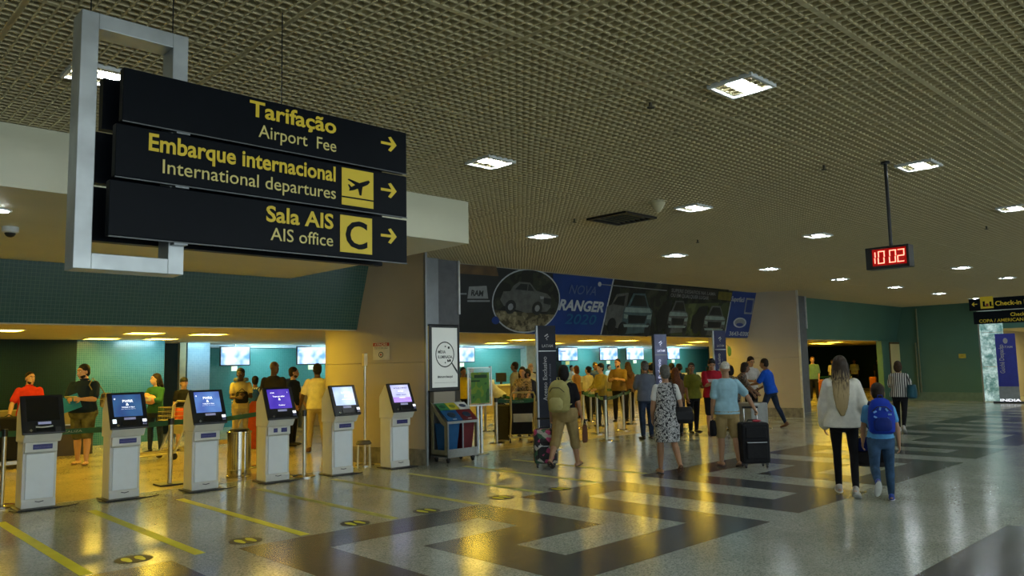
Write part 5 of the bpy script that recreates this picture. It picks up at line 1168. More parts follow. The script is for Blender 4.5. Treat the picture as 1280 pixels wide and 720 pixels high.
per('redpolo', 893, 544, 235, 1.70, 'man in a crimson polo with a white chest band looking down at a phone', w=1.12, belly=.03, skin='tan', hair='short', hairc='black', face=True, top=(c_dkred, .85, .84, .02), band=(1.22, M('white_band', (.55, .5, .48), .8)), bottom=(c_black, 'shorts', .02), shoes=s_brn,
    armL=(25, 6, 78, 25), armR=(25, 6, 78, 25), head=(-15, 28))
per('blueshirt', 966, 535, 100, 1.68, 'person in a royal blue shirt and dark jeans leaning to a group by the pillar', w=1.08, skin='brown', hair='short', hairc='dark', top=(c_royal, .8, .84, .02), bottom=(c_dkjean, 'long', .004), legL=(22, 8, 4), legR=(-14, 10, 6), lean=12, armL=(40, 14, 50, 20), armR=(20, 10, 50, 30), shoes=s_brn)
per('whiteshirt', 941, 531, 240, 1.74, 'man with glasses in a white shirt behind the person in royal blue', skin='tan', hair='short', hairc='dark', face=True, top=(cl('white_shirt', (.6, .6, .58)), .9, .84, .015), bottom=(c_black, 'long', .01), armL=(30, 14, 60, 30), armR=(25, 10, 60, 30), head=(0, 20))
per('bending', 923, 537, 300, 1.62, 'woman in a patterned brown blouse bending over a luggage trolley by the second pillar', fem=True, skin='brown', hair='bob', hairc='dark', top=(c_print, .9, .84, .01), bottom=(c_print, 'long', .01), lean=22, armL=(40, 14, 20, 10), armR=(50, 14, 20, 10))
per('behindtee', 916, 538, 60, 1.52, 'dark-haired woman mostly hidden behind the white-haired man', fem=True, skin='brown', hair='bob', hairc='black', top=(c_print, .9, .84, .01), bottom=(c_black, 'long', .01))
# --- left bay
x, y = on_y(36, 500, 16.9).x, 16.9
PP['redshirt'] = person('person', x, y, 268, 1.68, 'bearded man in a red polo pushing something at the left edge', dict(w=1.08, skin='light', hair='crop', hairc='dark', face=True, beard=True, hi=True, top=(c_red, .7, .84, .015), collar=c_red, bottom=(c_dkjean, 'long', .01), armR=(14, 24, 6, -4), armL=(10, 8, 30, 10), head=(20, 0)))
per('darkpolo', 102, 581, 232, 1.80, 'large man in a dark slate polo and camouflage shorts holding a blue folder', w=1.22, belly=.05, skin='light', hair='short', hairc='black', face=True, beard=True, hi=True, top=(c_dkteal, .75, .86, .018), collar=c_dkteal, bottom=(c_cargo, 'shorts', .02), shoes=s_snd,
    armL=(30, 10, 62, 35), armR=(24, 8, 70, 30), legL=(12, 6, 3), legR=(-4, 6, 2), head=(-30, 5), gripL=.9)
per('cartwoman', 193, 566, 215, 1.60, 'woman in a green blouse holding a bundle behind a luggage trolley', fem=True, skin='pale', hair='long', hairc='dark', hairlen=.22, face=True, top=(c_teal, 1.5, .86, .015), bottom=(c_dkjean, 'long', .005), armL=(30, 8, 85, 40), armR=(30, 8, 85, 40), head=(-35, 0))
per('blackboy', 228, 562, 262, 1.50, 'boy in a black tee and coral shorts standing by the pale blue pier', w=.95, hk=1.12, skin='light', hair='short', hairc='black', face=True, cap=('black_cap', (.015, .015, .015), .7), top=(c_black, .6, .86, .012), bottom=(c_orange, 'shorts', .02), armR=(4, 10, 10, 0), armL=(10, 8, 30, 10))
per('neckpillow', 300, 562, 250, 1.68, 'young man in a yellow tee with a neck pillow holding a bag', w=.9, skin='dark', hair='short', hairc='black', face=True, top=(cl('pale_yellow_tee', (.55, .45, .18)), .6, .86, .012), bottom=(c_beige, 'long', .006), armL=(24, 8, 80, 40), armR=(20, 8, 70, 30), head=(-20, 8))
per('whiteback', 318, 556, 60, 1.50, 'person in a white shirt with a small blue pack left of the bald man', w=.95, skin='brown', hair='short', hairc='black', top=(cl('white_tee', (.6, .6, .55)), .7, .86, .01), bottom=(c_beige, 'long', .01))
per('bald', 341, 566, 235, 1.80, 'bald man in a dark tee behind the violet-screened kiosk', w=1.0, skin='dark', hair=None, top=(cl('very_dark_tee', (.02, .018, .016)), .7, .86, .012), bottom=(c_black, 'long', .01), head=(50, 0))
per('navy', 366, 557, 300, 1.68, 'bearded young man in a navy tee looking right', w=.95, skin='light', hair='short', hairc='dark', beard=True, face=True, top=(c_navy, .6, .86, .008), bottom=(c_black, 'long', .006), armR=(4, 8, 30, 10), armL=(8, 8, 30, 10), head=(30, 0))
per('creamshirt', 396, 566, 75, 1.72, 'man in a cream short-sleeved shirt and beige trousers seen from behind', w=1.08, skin='dark', hair='short', hairc='black', top=(c_cream, .7, .84, .02), bottom=(c_beige, 'long', .01), shoes=s_brn, legL=(8, 6, 4), legR=(-6, 10, 3), armL=(6, 22, 14, 0), armR=(4, 12, 10, 0))
per('hiddenarm', 412, 558, 60, 1.66, 'person in dark clothes half hidden by the left side of the round pillar', skin='dark', hair='short', hairc='black', top=(c_navy, 1.7, .86, .01), bottom=(c_beige, 'long', .01), shoes=s_brn)
# --- middle bay crowd
per('stooping', 626, 540, 150, 1.66, 'person in a white shirt stooping beside the green poster', w=1.05, skin='tan', hair='short', hairc='grey', top=(cl('white_shirt', (.6, .6, .58)), .9, .84, .012), bottom=(c_dkjean, 'long', .01), lean=48, armL=(60, 5, 10, 0), armR=(60, 5, 10, 0))
per('vest', 580, 536, 250, 1.60, 'person in a yellow vest glimpsed between the lit poster and the green poster', skin='brown', hair='short', hairc='black', top=(cl('hi_vis_yellow', (.6, .45, .02)), .5, .84, .02), bottom=(c_black, 'long', .01))
per('yellowshirt', 645, 530, 120, 1.72, 'man in a pale yellow shirt facing away left of the black totem', skin='brown', hair='short', hairc='dark', top=(cl('pale_lemon_shirt', (.45, .42, .26)), .9, .84, .02), bottom=(c_beige, 'long', .01))
per('darkhair', 656, 545, 215, 1.60, 'long-haired woman in a patterned blouse leaning on a luggage trolley', fem=True, skin='tan', hair='long', hairc='dark', hairlen=.2, top=(c_print, .9, .84, .015), bottom=(c_black, 'long', .01), lean=14, armL=(45, 10, 20, 10), armR=(45, 10, 20, 10))
per('baldlight', 665, 530, 240, 1.68, 'fair balding man in a white shirt just left of the black totem', skin='pale', hair='balding', hairc='grey', face=True, top=(cl('white_shirt', (.6, .6, .58)), .9, .84, .015), bottom=(c_beige, 'long', .01))
per('darkcoat', 672, 543, 160, 1.58, 'person in dark navy clothes bending behind the luggage trolley', skin='brown', hair='short', hairc='black', top=(c_navy, 1.8, .84, .03), bottom=(c_dkjean, 'long', .01), lean=25, armL=(40, 10, 20, 10), armR=(40, 10, 20, 10))
per('orangehair', 722, 523, 100, 1.58, 'auburn-haired woman in a light top right of the backpack woman', fem=True, skin='light', hair='bob', hairc='auburn', top=(cl('peach_top', (.42, .25, .15)), .5, .86, .01), bottom=(cl('brick_skirt', (.3, .08, .04)), 'long', .01))
per('whitetop', 737, 526, 95, 1.56, 'woman in a white top with dark straps seen from behind in the queue', fem=True, w=1.15, skin='light', hair='bun', hairc='black', top=(cl('ivory_top', (.62, .58, .42)), 1.2, .84, .02), bottom=(c_black, 'long', .01))
per('bluehead', 746, 518, 250, 1.68, 'person in a blue shirt behind the queue left of the middle flight screens', skin='brown', hair='short', hairc='black', top=(cl('mid_blue_shirt', (.03, .06, .25)), .9, .84, .02), bottom=(c_black, 'long', .01))
per('mustard', 753, 533, 170, 1.62, 'young person in a mustard jacket and jeans in profile behind the stanchions', skin='light', hair='thick', hairc='black', top=(c_yel, 1.7, .84, .02), bottom=(c_dkjean, 'long', .01), armL=(20, 8, 50, 20), armR=(20, 8, 50, 20))
per('bearded', 775, 527, 205, 1.76, 'bearded man in an ochre shirt holding a small device in the queue', w=1.1, skin='light', hair='crop', hairc='brown', beard=True, face=True, top=(cl('ochre_shirt', (.17, .11, .035)), .9, .84, .02), bottom=(c_black, 'long', .01), armL=(30, 8, 70, 30), armR=(30, 8, 70, 30), head=(-20, 5))
per('queuewoman', 787, 526, 70, 1.66, 'long-haired woman in brown right of the bearded man in the queue', fem=True, skin='light', hair='long', hairc='brown', hairlen=.22, top=(cl('brown_top', (.11, .055, .03)), .9, .84, .015), bottom=(c_black, 'long', .01))
per('behindgrey', 816, 532, 80, 1.62, 'dark-haired person just right of the slate grey shirt', skin='brown', hair='curly', hairc='black', top=(cl('white_tee', (.6, .6, .55)), .9, .84, .01), bottom=(c_black, 'long', .01))
per('darkheadone', 842, 528, 80, 1.60, 'person with short black hair left of the green polo woman', skin='brown', hair='short', hairc='black', top=(c_black, .9, .84, .01), bottom=(c_black, 'long', .01))
per('darkheadtwo', 851, 526, 70, 1.58, 'person with round black hair behind the green polo woman', skin='brown', hair='curly', hairc='black', top=(c_navy, .9, .84, .01), bottom=(c_dkjean, 'long', .01))
per('brownlong', 847, 545, 60, 1.50, 'woman with long reddish-brown hair between the floral dress and the green polo', fem=True, skin='brown', hair='long', hairc='auburn', hairlen=.22, top=(cl('brown_top', (.11, .055, .03)), .9, .84, .015), bottom=(c_black, 'long', .01))
# --- end bay and staff
for k, (px, yy, face, sk, hr, m, l) in enumerate(((1016, 14.5, 200, 'light', 'ginger', cl('pale_green_shirt', (.12, .22, .15)), 'ginger-haired person in a pale green shirt at the pillar edge of the end bay'),
        (1041, 17.5, 180, 'brown', 'black', c_white, 'seated-height person in white left of the sweater woman'), (1068, 18.5, 190, 'brown', 'black', cl('bright_white_shirt', (.75, .75, .72)), 'staff member in a bright white shirt behind the far queue'),
        (1088, 18.5, 200, 'tan', 'dark', cl('lilac_shirt', (.45, .45, .6)), 'staff member in a pale lilac shirt right of the bright white shirt'), (1098, 16.5, 200, 'brown', 'black', c_black, 'dark-clothed person at the right end of the far queue'))):
    p = on_y(px, 460, yy); PP['end%d' % k] = person('person', p.x, yy, face, 1.62 if k else 1.74, l, dict(skin=sk, hair='short', hairc=hr, top=(m, .9, .84, .015), bottom=(c_black, 'long', .01), face=True, w=1.1))
for k, (px, l) in enumerate(((412, 'staff member in white behind the counter left of the pillar'), (590, 'staff member behind the counter near the stooping person'), (715, 'staff member in white behind the counter right of the black totem'), (762, 'staff member in white behind the counter between two flight screens'))):
    p = on_y(px, 480, 21.85); PP['staff%d' % k] = person('person', p.x, 21.85, 265, 1.60, l, dict(skin=('brown', 'tan', 'light', 'tan')[k], hair='short', hairc='black', face=True, top=(cl('bright_white_shirt', (.75, .75, .72)), .9, .84, .015), bottom=(c_navy, 'long', .01), armL=(8, 8, 20, 10), armR=(8, 8, 20, 10)))
run_jobs()
# ================================================================ BAGS, TROLLEYS
def cc(m): return m
m_strap = M('black_strap', (.012, .012, .014), .6)
def suitcase(name, label, x, y, rz, w_, d_, h_, m, handle=.35, rigid_lines=True, pull=None, mh=None):
    t = thing(name, label, 'suitcase', (x, y, 0), rz)
    b = MB(); b.bx(-w_/2, w_/2, -d_/2, d_/2, .07, h_); sh = b.build('shell', m, t, bevel=.035)
    b = MB(); b.bx(-w_/2+.05, w_/2-.05, -d_/2-.035, -d_/2+.01, .14, h_*.60); pk = b.build('front_pocket', m, t, bevel=.02)
    b = MB(); b.bx(-w_/2+.06, w_/2-.06, -d_/2-.04, -d_/2-.034, h_*.57, h_*.58); b.build('zip', m_steel, pk)
    b = MB(); b.bx(-w_/2+.05, w_/2-.05, -d_/2-.018, -d_/2+.01, h_*.66, h_-.06); b.build('upper_pocket', m, t, bevel=.015)
    for s_ in (-1, 1):
        b = MB(); b.tube([(s_*.10, d_/2-.05, h_-.02), (s_*.10, d_/2-.05, h_+handle)], .010, 8); b.build('handle_tube', M('bright_tube', (.62, .62, .6), .25, .8), t)
    b = MB(); b.tube([(-.12, d_/2-.05, h_+handle), (.12, d_/2-.05, h_+handle)], .017, 8); b.build('grip', m_black, t)
    b = MB(); b.tube([(-.09, 0, h_), (-.07, 0, h_+.035), (.07, 0, h_+.035), (.09, 0, h_)], .010, 6); b.build('carry_handle', m_black, t)
    for sx in (-1, 1):
        for sy in (-1, 1):
            cx_, cy_ = sx*(w_/2-.05), sy*(d_/2-.05)
            b = MB(); b.bx(cx_-.02, cx_+.02, cy_-.02, cy_+.02, .045, .08); f = b.build('wheel_fork', m_black, t)
            b = MB(); b.loft([[(cx_+e, cy_+.024*math.cos(a), .0275+.024*math.sin(a)) for a in [6.283*i/12 for i in range(12)]] for e in (-.012, .012)]); b.build('wheel', m_black, f)
    return t
p = on_floor(951, 585); sc = suitcase('suitcase', 'large black fabric suitcase with a raised handle pulled by the white-haired man', p.x, p.y+.1, R(-42), .42, .28, .68, cl('black_suitcase_fabric', (.015, .015, .017), .7), .22)
b = MB(); b.ell((.06, 0, .70), (.07, .05, .02)); b.build('red_tag', M('red_tag', (.4, .02, .04), .6), sc)
p = on_floor(689, 585); suitcase('floral_suitcase', 'dark suitcase printed with pink and green flowers beside the backpack woman', p.x, p.y+.12, R(-42), .36, .24, .60, M_pattern('tropical_flower_print', [(0, (.012, .012, .014)), (.45, (.03, .10, .05)), (.62, (.40, .05, .14)), (.78, (.42, .40, .34))], 13, 'voronoi'), .16)
def soft_bag(name, label, cat, W_, rz, dims, m, strap=None, mstrap=None, flap=True):
    t = thing(name, label, cat, W_, rz); a, c, h_ = dims
    b = MB()
    b.loft([[(x_*f*a/2, y_*f2*c/2, z) for x_, y_ in [(math.cos(q)*(1 if abs(math.cos(q)) > .7 else 1.0), math.sin(q)) for q in [6.283*i/16 for i in range(16)]]] for z, f, f2 in ((0, .75, .6), (.03, .98, .95), (h_*.5, 1.0, 1.0), (h_*.9, .86, .7), (h_, .72, .35))])
    bg = b.build('bag_body', m, t, True)
    if flap: b = MB(); b.loft([[(x_*.38*a*f, -c/2*g, z) for x_ in (-1, 1)]+[(x_*.38*a*f, -c/2*g-.008, z) for x_ in (1, -1)] for z, f, g in ((h_*.25, .9, 1.0), (h_*.7, 1.0, .98))]); b.build('pocket', m, bg)
    if strap: b = MB(); b.tube(strap, .009, 6); b.build('strap', mstrap or m_strap, t)
    return t
# handbag of the floral-dress woman: strap from the left shoulder across the back to the right hip
J = PP['dress']; W = J['W']; hb = W((.26, -.06, .80)); rz = J['rz']
def loc(o, p, rz):   # world to local of a thing at o rotated rz
    d = Vector(p)-Vector(o); c_, s_ = math.cos(-rz), math.sin(-rz); return Vector((c_*d.x-s_*d.y, s_*d.x+c_*d.y, d.z))
soft_bag('handbag', 'black handbag on a long strap over the floral dress', 'handbag', hb, rz, (.32, .14, .24), cl('black_leather', (.014, .014, .016), .45),
         [loc(hb, W(p), rz) for p in ((.20, -.09, 1.02), (.15, -.135, 1.15), (.10, -.14, 1.30), (.09, -.10, 1.44), (.09, .0, 1.475), (.10, .12, 1.36), (.18, .14, 1.15), (.27, .05, 1.0))])
J = PP['stripes']; W = J['W']; rz = J['rz']; hb = W((.27, .04, .82))
soft_bag('shoulder_bag', 'round teal shoulder bag of the woman in stripes', 'handbag', hb, rz, (.20, .40, .30), cl('teal_leather', (.015, .08, .11), .5), [loc(hb, W(p), rz) for p in ((.27, -.08, 1.08), (.22, -.07, 1.3), (.17, -.01, 1.465), (.20, .09, 1.35), (.27, .12, 1.1))], flap=False)
J = PP['bluetee']; W = J['W']; rz = J['rz']; hb = Vector(W(J['wrL']+Vector((0, 0, -.07))))-Vector((0, 0, .27))
soft_bag('small_bag', 'small black bag in the left hand of the white-haired man', 'bag', hb, rz, (.10, .18, .24), c_black, [(-.0, -.05, .2), (0, 0, .27), (0, .05, .2)], flap=False)
J = PP['sweater']; W = J['W']; rz = J['rz']; hb = Vector(W(J['wrR']+Vector((.04, 0, -.07))))-Vector((0, 0, .40))
soft_bag('holdall', 'black holdall carried between the sweater woman and the boy', 'bag', hb, rz, (.42, .24, .24), cl('black_nylon', (.018, .016, .016), .6), [(-.10, 0, .20), (-.04, 0, .40), (.04, 0, .40), (.10, 0, .20)])
bu = thing('blue_bundle', 'dark blue folded jacket bundled on top of the black holdall', 'jacket', hb+Vector((0, 0, .20)), rz)
b = MB(); b.ell((0, 0, .06), (.17, .12, .08)); b.ell((-.07, -.03, .03), (.10, .10, .07)); b.ell((.08, .02, .03), (.10, .11, .06)); fuse(b, 'folded_cloth', cl('deep_blue_cloth', (.008, .02, .14), .8), bu, .012)
# backpacks worn
def backpack(key, label, m, m2, k=1.0, y0=-.24, z0=1.02, emblem=None):
    J = PP[key]; W = J['W']; rz = J['rz']; s = J['s']; o_ = W((0, y0, z0)); t = thing('backpack', label, 'backpack', o_, rz)
    b = MB(); rings = []
    for z, rx, ry in ((0, .11, .05), (.03, .145, .085), (.18, .155, .105), (.32, .14, .09), (.40, .10, .06), (.43, .05, .03)):
        rings.append([(rx*k*math.copysign(abs(math.cos(a))**.7, math.cos(a)), ry*k*math.copysign(abs(math.sin(a))**.8, math.sin(a)), z*k) for a in [6.283*i/18 for i in range(18)]])
    b.loft(rings); bd = b.build('pack_body', m, t, True)
    b = MB(); b.loft([[(.10*k*math.cos(a)*f, -.095*k+.035*k*math.sin(a)*f-.02*k, z*k) for a in [6.283*i/14 for i in range(14)]] for z, f in ((.04, .7), (.07, 1), (.16, 1), (.20, .6))]); b.build('front_pocket', m2, t, True)
    b = MB(); b.tube([(-.11*k, -.075*k, .27*k), (-.05*k, -.105*k, .33*k), (.05*k, -.105*k, .33*k), (.11*k, -.075*k, .27*k)], .005, 6); b.build('zip', m_strap, bd)
    b = MB(); b.tube([(-.03, -.0, .42*k), (-.02, -.01, .465*k), (.02, -.01, .465*k), (.03, 0, .42*k)], .007, 6); b.build('top_loop', m2, t)
    for sg in (-1, 1):
        pts = [(sg*.06, -.17, 1.40), (sg*.10, -.10, 1.455), (sg*.125, .0, 1.475), (sg*.135, .10, 1.40), (sg*.14, .135, 1.25), (sg*.17, .05, 1.10), (sg*.13, -.16, 1.06)]
        pts = [loc(o_, W(p), rz) for p in pts]
        b = MB(); b.tube(pts, [.016*k]*4+[.012]*3, 8); b.build('shoulder_strap', m2, t, True)
    if emblem:
        for i in range(7):
            a = i*.9; b = MB(); b.box((.085*k*math.cos(a), -.108*k, (.24+.07*math.sin(a))*k), (.035, .008, .018), Matrix.Rotation(a, 3, 'Y')); b.build('reflective_patch', emblem, bd)
    return t
backpack('boy', 'bright blue backpack with pale marks worn by the boy', cl('royal_blue_nylon', (.008, .035, .35), .5), cl('dark_blue_nylon', (.006, .02, .16), .5), .92, emblem=M('pale_blue_patch', (.15, .35, .7), .4))
backpack('backpack', 'olive green rucksack on the back of the woman in khaki trousers', cl('olive_canvas', (.40, .36, .13), .8), cl('light_olive_canvas', (.46, .42, .17), .8), 1.15, y0=-.27, z0=.95)
J = PP['backpack']; W = J['W']; rz = J['rz']; hb = Vector(W((.30, .14, .42)))
soft_bag('shopping_bag', 'brown bag at the right hand of the backpack woman', 'bag', hb, rz, (.06, .22, .28), cl('brown_paper', (.14, .06, .03), .7), [(0, -.05, .26), (0, 0, .36), (0, .05, .26)], flap=False)
J = PP['darkpolo']; W = J['W']; rz = J['rz']; hb = Vector(W((.0, .30, 1.0)))
t = thing('folder', 'bright blue folder held by the man in the dark polo', 'folder', W((.08, .34, .98)), rz)
b = MB(); b.box((0, 0, .1), (.34, .01, .26), Matrix.Rotation(R(20), 3, 'Y')); b.build('cover', M('bright_blue_card', (.01, .22, .50), .5), t); b = MB(); b.box((0, -.008, .1), (.30, .006, .22), Matrix.Rotation(R(20), 3, 'Y')); b.build('sheets', m_paper, t)
t = thing('booklet', 'pale yellow booklet on top of the blue folder', 'booklet', W((.05, .36, 1.17)), rz)
b = MB(); b.box((0, 0, 0), (.21, .10, .006), Matrix.Rotation(R(35), 3, 'X')); b.build('cover', M('pale_yellow_paper', (.55, .52, .22), .6), t); b = MB(); b.box((0, -.01, .006), (.2, .08, .004), Matrix.Rotation(R(35), 3, 'X')); b.build('pages', m_paper, t)
hb = Vector(W((-.33, -.12, .98)))
soft_bag('sling_bag', 'mustard and grey sling bag on the shoulder of the man in the dark polo', 'bag', hb, rz, (.20, .26, .26), M_pattern('mustard_camo', [(0, (.10, .09, .07)), (.45, (.35, .26, .08)), (.6, (.5, .42, .2))], 12, 'noise'), [loc(hb, W(p), rz) for p in ((-.30, -.16, 1.2), (-.20, -.16, 1.36), (-.13, -.02, 1.50), (-.14, .14, 1.38), (-.26, .10, 1.15), (-.33, -.0, 1.1))], M('olive_strap', (.2, .16, .06), .7), flap=False)
J = PP['redshirt']; W = J['W']; t = thing('trolley_handle', 'dark trolley handle under the hand of the man in red at the left edge', 'trolley', (W(J['wrR']).x-.1, W(J['wrR']).y-.15, 0), 0)
zh = W(J['wrR']).z-.08
b = MB(); b.tube([(-.3, 0, zh), (.3, 0, zh)], .02, 8); b.build('push_bar', m_black, t); b = MB(); b.tube([(-.28, 0, zh), (-.28, -.1, .1)], .015, 8); b.tube([(.28, 0, zh), (.28, -.1, .1)], .015, 8); b.build('uprights', m_steel, t); b = MB(); b.bx(-.3, .3, -.7, 0, .08, .14); b.build('platform', m_steel, t)
for sx in (-.25, .25):
    for y_ in (-.6, -.1): b = MB(); b.loft([[(sx+e, y_+.04*math.cos(a), .0435+.04*math.sin(a)) for a in [6.283*i/12 for i in range(12)]] for e in (-.015, .015)]); b.build('wheel', m_black, t)
t = thing('black_case', 'black case on the trolley at the left edge', 'suitcase', (W(J['wrR']).x-.1, W(J['wrR']).y-.5, .142)); b = MB(); b.bx(-.28, .28, -.2, .2, 0, .75); sh_ = b.build('shell', c_black, t, bevel=.03); b = MB(); b.tube([(-.08, 0, .74), (0, 0, .79), (.08, 0, .74)], .012, 6); b.build('carry_handle', m_black, t)
# cradled bundle, phone, neck pillow, device
J = PP['cartwoman']; W = J['W']; t = thing('bundle', 'peach and cream bundle held by the woman in the green blouse', 'bundle', W((-.02, .22, 1.18)), J['rz'])
b = MB(); b.ell((0, 0, 0), (.14, .09, .10)); b.ell((.07, .02, .07), (.07, .06, .07)); fuse(b, 'wrap', cl('peach_cloth', (.62, .32, .2), .8), t, .012); b = MB(); b.box((-.02, .09, .02), (.13, .02, .09)); b.build('white_card', m_paper, t, bevel=.005)
J = PP['neckpillow']; W = J['W']; t = thing('neck_pillow', 'grey horseshoe neck pillow round the young man in yellow', 'pillow', W((0, 0, 1.50)), J['rz'])
b = MB(); b.tube([(.11*math.sin(R(a)), -.11*math.cos(R(a))+.02, .0) for a in range(-150, 151, 20)], .045, 10); fuse(b, 'cushion', cl('grey_plush', (.16, .17, .15)), t, .012); b = MB(); b.tube([(-.06, .12, 0), (.06, .12, -.01)], .006, 6); b.build('cord', m_black, t)
hb = Vector(W((0.0, .27, 1.0))); soft_bag('arm_bag', 'black bag in the arms of the young man in yellow', 'bag', hb, J['rz'], (.26, .12, .24), c_black, [(-.08, 0, .22), (0, 0, .30), (.08, 0, .22)], flap=False)
J = PP['redpolo']; W = J['W']; t = thing('phone', 'dark phone in the hands of the man in the crimson polo', 'phone', W((0, .36, 1.10)), J['rz'])
b = MB(); b.box((0, 0, 0), (.08, .15, .01), Matrix.Rotation(R(35), 3, 'X')); b.build('case', m_black, t); b = MB(); b.box((0, -.004, .006), (.07, .13, .002), Matrix.Rotation(R(35), 3, 'X')); b.build('screen', m_glowp, t)
J = PP['whiteback']; backpack('whiteback', 'small blue pack on the person left of the bald man', cl('mid_blue_nylon', (.01, .06, .35), .5), cl('mid_blue_nylon', (.01, .06, .35), .5), .8)
# head-tie cushion held by cream shirt's companion
J = PP['creamshirt']; t = thing('plush_pillow', 'round beige plush pillow low beside the man in the cream shirt', 'pillow', J['W']((.30, .12, .42)), J['rz'])
b = MB(); b.ell((0, 0, .1), (.12, .08, .10)); fuse(b, 'cushion', cl('beige_plush', (.55, .42, .16)), t, .015); b = MB(); b.ell((.0, .05, -.03), (.10, .08, .05)); fuse(b, 'red_side', cl('red_plush', (.4, .03, .02)), t, .015)
# luggage trolleys
m_gold = M('yellow_lit_trolley_tube', (.55, .50, .30), .3, .7)
def trolley(px, py, rz, label, wire=True):
    p = on_floor(px, py); t = thing('luggage_trolley', label, 'trolley', (p.x, p.y, 0), rz)
    b = MB(); b.tube([(-.26, -.42, .12), (-.26, .35, .12), (.26, .35, .12), (.26, -.42, .12)], .018, 8); b.tube([(-.2, -.35, .14), (-.2, .35, .14)], .012, 6); b.tube([(.2, -.35, .14), (.2, .35, .14)], .012, 6); b.tube([(0, -.4, .14), (0, .35, .14)], .012, 6); b.build('platform', m_gold, t)
    b = MB(); b.tube([(-.26, .30, .12), (-.24, .50, .55), (-.25, .56, .98), (-.22, .62, 1.06), (.22, .62, 1.06), (.25, .56, .98), (.24, .50, .55), (.26, .30, .12)], .020, 8); b.build('push_frame', m_gold, t, True)
    if wire:
        b = MB()
        for z in (.72, .80, .88, .96): b.tube([(-.24, .54, z), (-.23, .24, z), (.23, .24, z), (.24, .54, z)], .005, 5)
        for x_ in [-.22+.055*i for i in range(9)]: b.tube([(x_, .54, .72), (x_, .24, .72), (x_, .24, .98)], .004, 5)
        b.build('wire_basket', m_gold, t)
    b = MB(); b.bx(-.20, .20, .50, .53, .45, .62); b.build('notice_plate', M('pale_plate', (.5, .46, .3), .5), t)
    for x_, y_ in ((-.26, .30), (.26, .30), (0, -.42)):
        b = MB(); b.bx(x_-.02, x_+.02, y_-.02, y_+.02, .07, .12); f = b.build('wheel_fork', m_black, t)
        b = MB(); b.loft([[(x_+e, y_+.058*math.cos(a), .0615+.058*math.sin(a)) for a in [6.283*i/14 for i in range(14)]] for e in (-.015, .015)]); b.build('wheel', m_black, f)
    return t
trolley(189, 576, R(-80), 'steel luggage trolley with a wire basket behind the second kiosk')
trolley(236, 568, R(-70), 'second luggage trolley standing right of the steel stanchion')
trolley(284, 559, R(-80), 'luggage trolley partly hidden behind the third kiosk')
tr = trolley(652, 552, R(140), 'loaded luggage trolley left of the black airline totem', wire=False); tx_, ty_ = tr.location.x, tr.location.y
t = thing('dark_bag', 'upright black wheeled bag on the trolley left of the black totem', 'suitcase', (tx_, ty_, .165), R(140)); b = MB(); b.bx(-.23, .23, -.36, .2, 0, .72); b.build('shell', c_black, t, bevel=.03); b = MB(); b.tube([(-.08, -.1, .71), (0, -.1, .76), (.08, -.1, .71)], .012, 6); b.build('carry_handle', m_black, t)
p = on_floor(637, 551); t = thing('tall_case', 'tall olive-black case tilted left of the loaded trolley', 'suitcase', (p.x-.1, p.y+.1, 0), R(-50)); b = MB(); b.bx(-.17, .17, -.12, .12, .03, .78); b.build('shell', cl('olive_black_fabric', (.05, .045, .02)), t, bevel=.03); b = MB(); b.tube([(-.08, 0, .77), (0, 0, .82), (.08, 0, .77)], .012, 6); b.build('carry_handle', m_black, t)
b = MB(); b.ell((-.12, 0, .024), (.02, .03, .02)); b.ell((.12, 0, .024), (.02, .03, .02)); b.build('wheel', m_black, t)
tr = trolley(938, 541, R(-20), 'luggage trolley with grey cases beside the second pillar', wire=False); t = thing('grey_case', 'light grey hard case on the trolley beside the second pillar', 'suitcase', (tr.location.x, tr.location.y, .165), R(-20)); b = MB(); b.bx(-.24, .24, -.35, .15, 0, .52); b.build('shell', M('light_grey_shell', (.30, .31, .29), .4), t, bevel=.03); b = MB(); b.tube([(-.08, -.1, .51), (0, -.1, .56), (.08, -.1, .51)], .012, 6); b.build('carry_handle', m_black, t)
t = thing('red_bag', 'orange-red bag standing behind the litter bin', 'bag', (on_floor(322, 560).x, on_floor(322, 560).y, .0)); b = MB(); b.loft([[(x_*.28*f, y_*.18*f, z) for x_, y_ in [(math.cos(q), math.sin(q)) for q in [6.283*i/14 for i in range(14)]]] for z, f in ((.0, .8), (.1, 1), (.8, .95), (.98, .5))]); b.build('bag_body', cl('orange_red_nylon', (.62, .10, .02), .6), t, True); b = MB(); b.tube([(-.1, 0, .95), (0, 0, 1.08), (.1, 0, .95)], .012, 6); b.build('handles', m_strap, t)
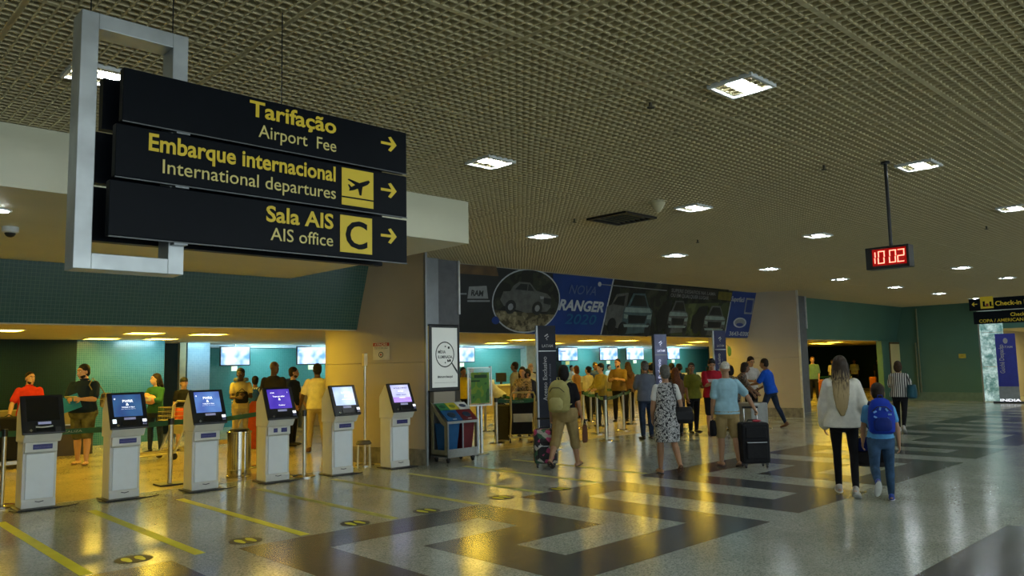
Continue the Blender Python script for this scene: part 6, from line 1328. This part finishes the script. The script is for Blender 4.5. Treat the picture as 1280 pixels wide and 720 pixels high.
for k, (px, l) in enumerate(((1030, 'orange case left in the end-bay queue'), (1063, 'orange case behind the sweater woman'), (1092, 'orange case right of the sweater woman'))):
    p = on_y(px, 485, 15.5); t = thing('orange_case', l, 'suitcase', (p.x, 15.5, 0), R(10*k), 'orange cases in the end bay'); b = MB(); b.bx(-.35, .35, -.15, .15, .03, .75); b.build('shell', cl('orange_shell', (.55, .16, .03), .5), t, bevel=.03); b = MB(); b.tube([(-.08, 0, .74), (0, 0, .8), (.08, 0, .74)], .012, 6); b.build('carry_handle', m_black, t)
    b = MB(); b.bx(-.3, -.24, -.1, .1, .003, .03); b.bx(.24, .3, -.1, .1, .003, .03); b.build('foot', m_black, t)
J = PP['whiteshirt']; H = J['H']; t = thing('eyeglasses', 'dark glasses on the man in the white shirt', 'glasses', (J['obj'].location.x, J['obj'].location.y, 0), J['rz'])
b = MB()
for sg in (-1, 1): b.tube([Vector(H((sg*.032+.02*math.cos(q), .098, .012+.015*math.sin(q))))*J['s'] for q in [6.283*i/10 for i in range(11)]], .0025, 5); b.tube([Vector(H((sg*.052, .096, .014)))*J['s'], Vector(H((sg*.08, .0, .012)))*J['s']], .0025, 5)
b.build('frame', m_black, t)
run_jobs()
# ---- fit the lettering to its width and turn it into plain meshes
bpy.context.view_layer.update()
WID = dict((o.name, w_) for o, w_ in TEXTS)
fonts = [o for o in bpy.data.objects if o.type == 'FONT']
dg = bpy.context.evaluated_depsgraph_get()
meshes = [bpy.data.meshes.new_from_object(o.evaluated_get(dg)) for o in fonts]
for o, me in zip(fonts, meshes):
    if not me.vertices: bpy.data.objects.remove(o); continue
    xs = [v.co.x for v in me.vertices]; d = max(xs)-min(xs); w_ = WID.get(o.name)
    sx = w_/d if w_ and d > 0 else 1
    n = bpy.data.objects.new('lettering', me); COL.objects.link(n); n.parent = o.parent; n.location = o.location; n.rotation_euler = o.rotation_euler; n.scale = (sx, 1, 1)
    if not me.materials: me.materials.append(o.data.materials[0])
    bpy.data.objects.remove(o)
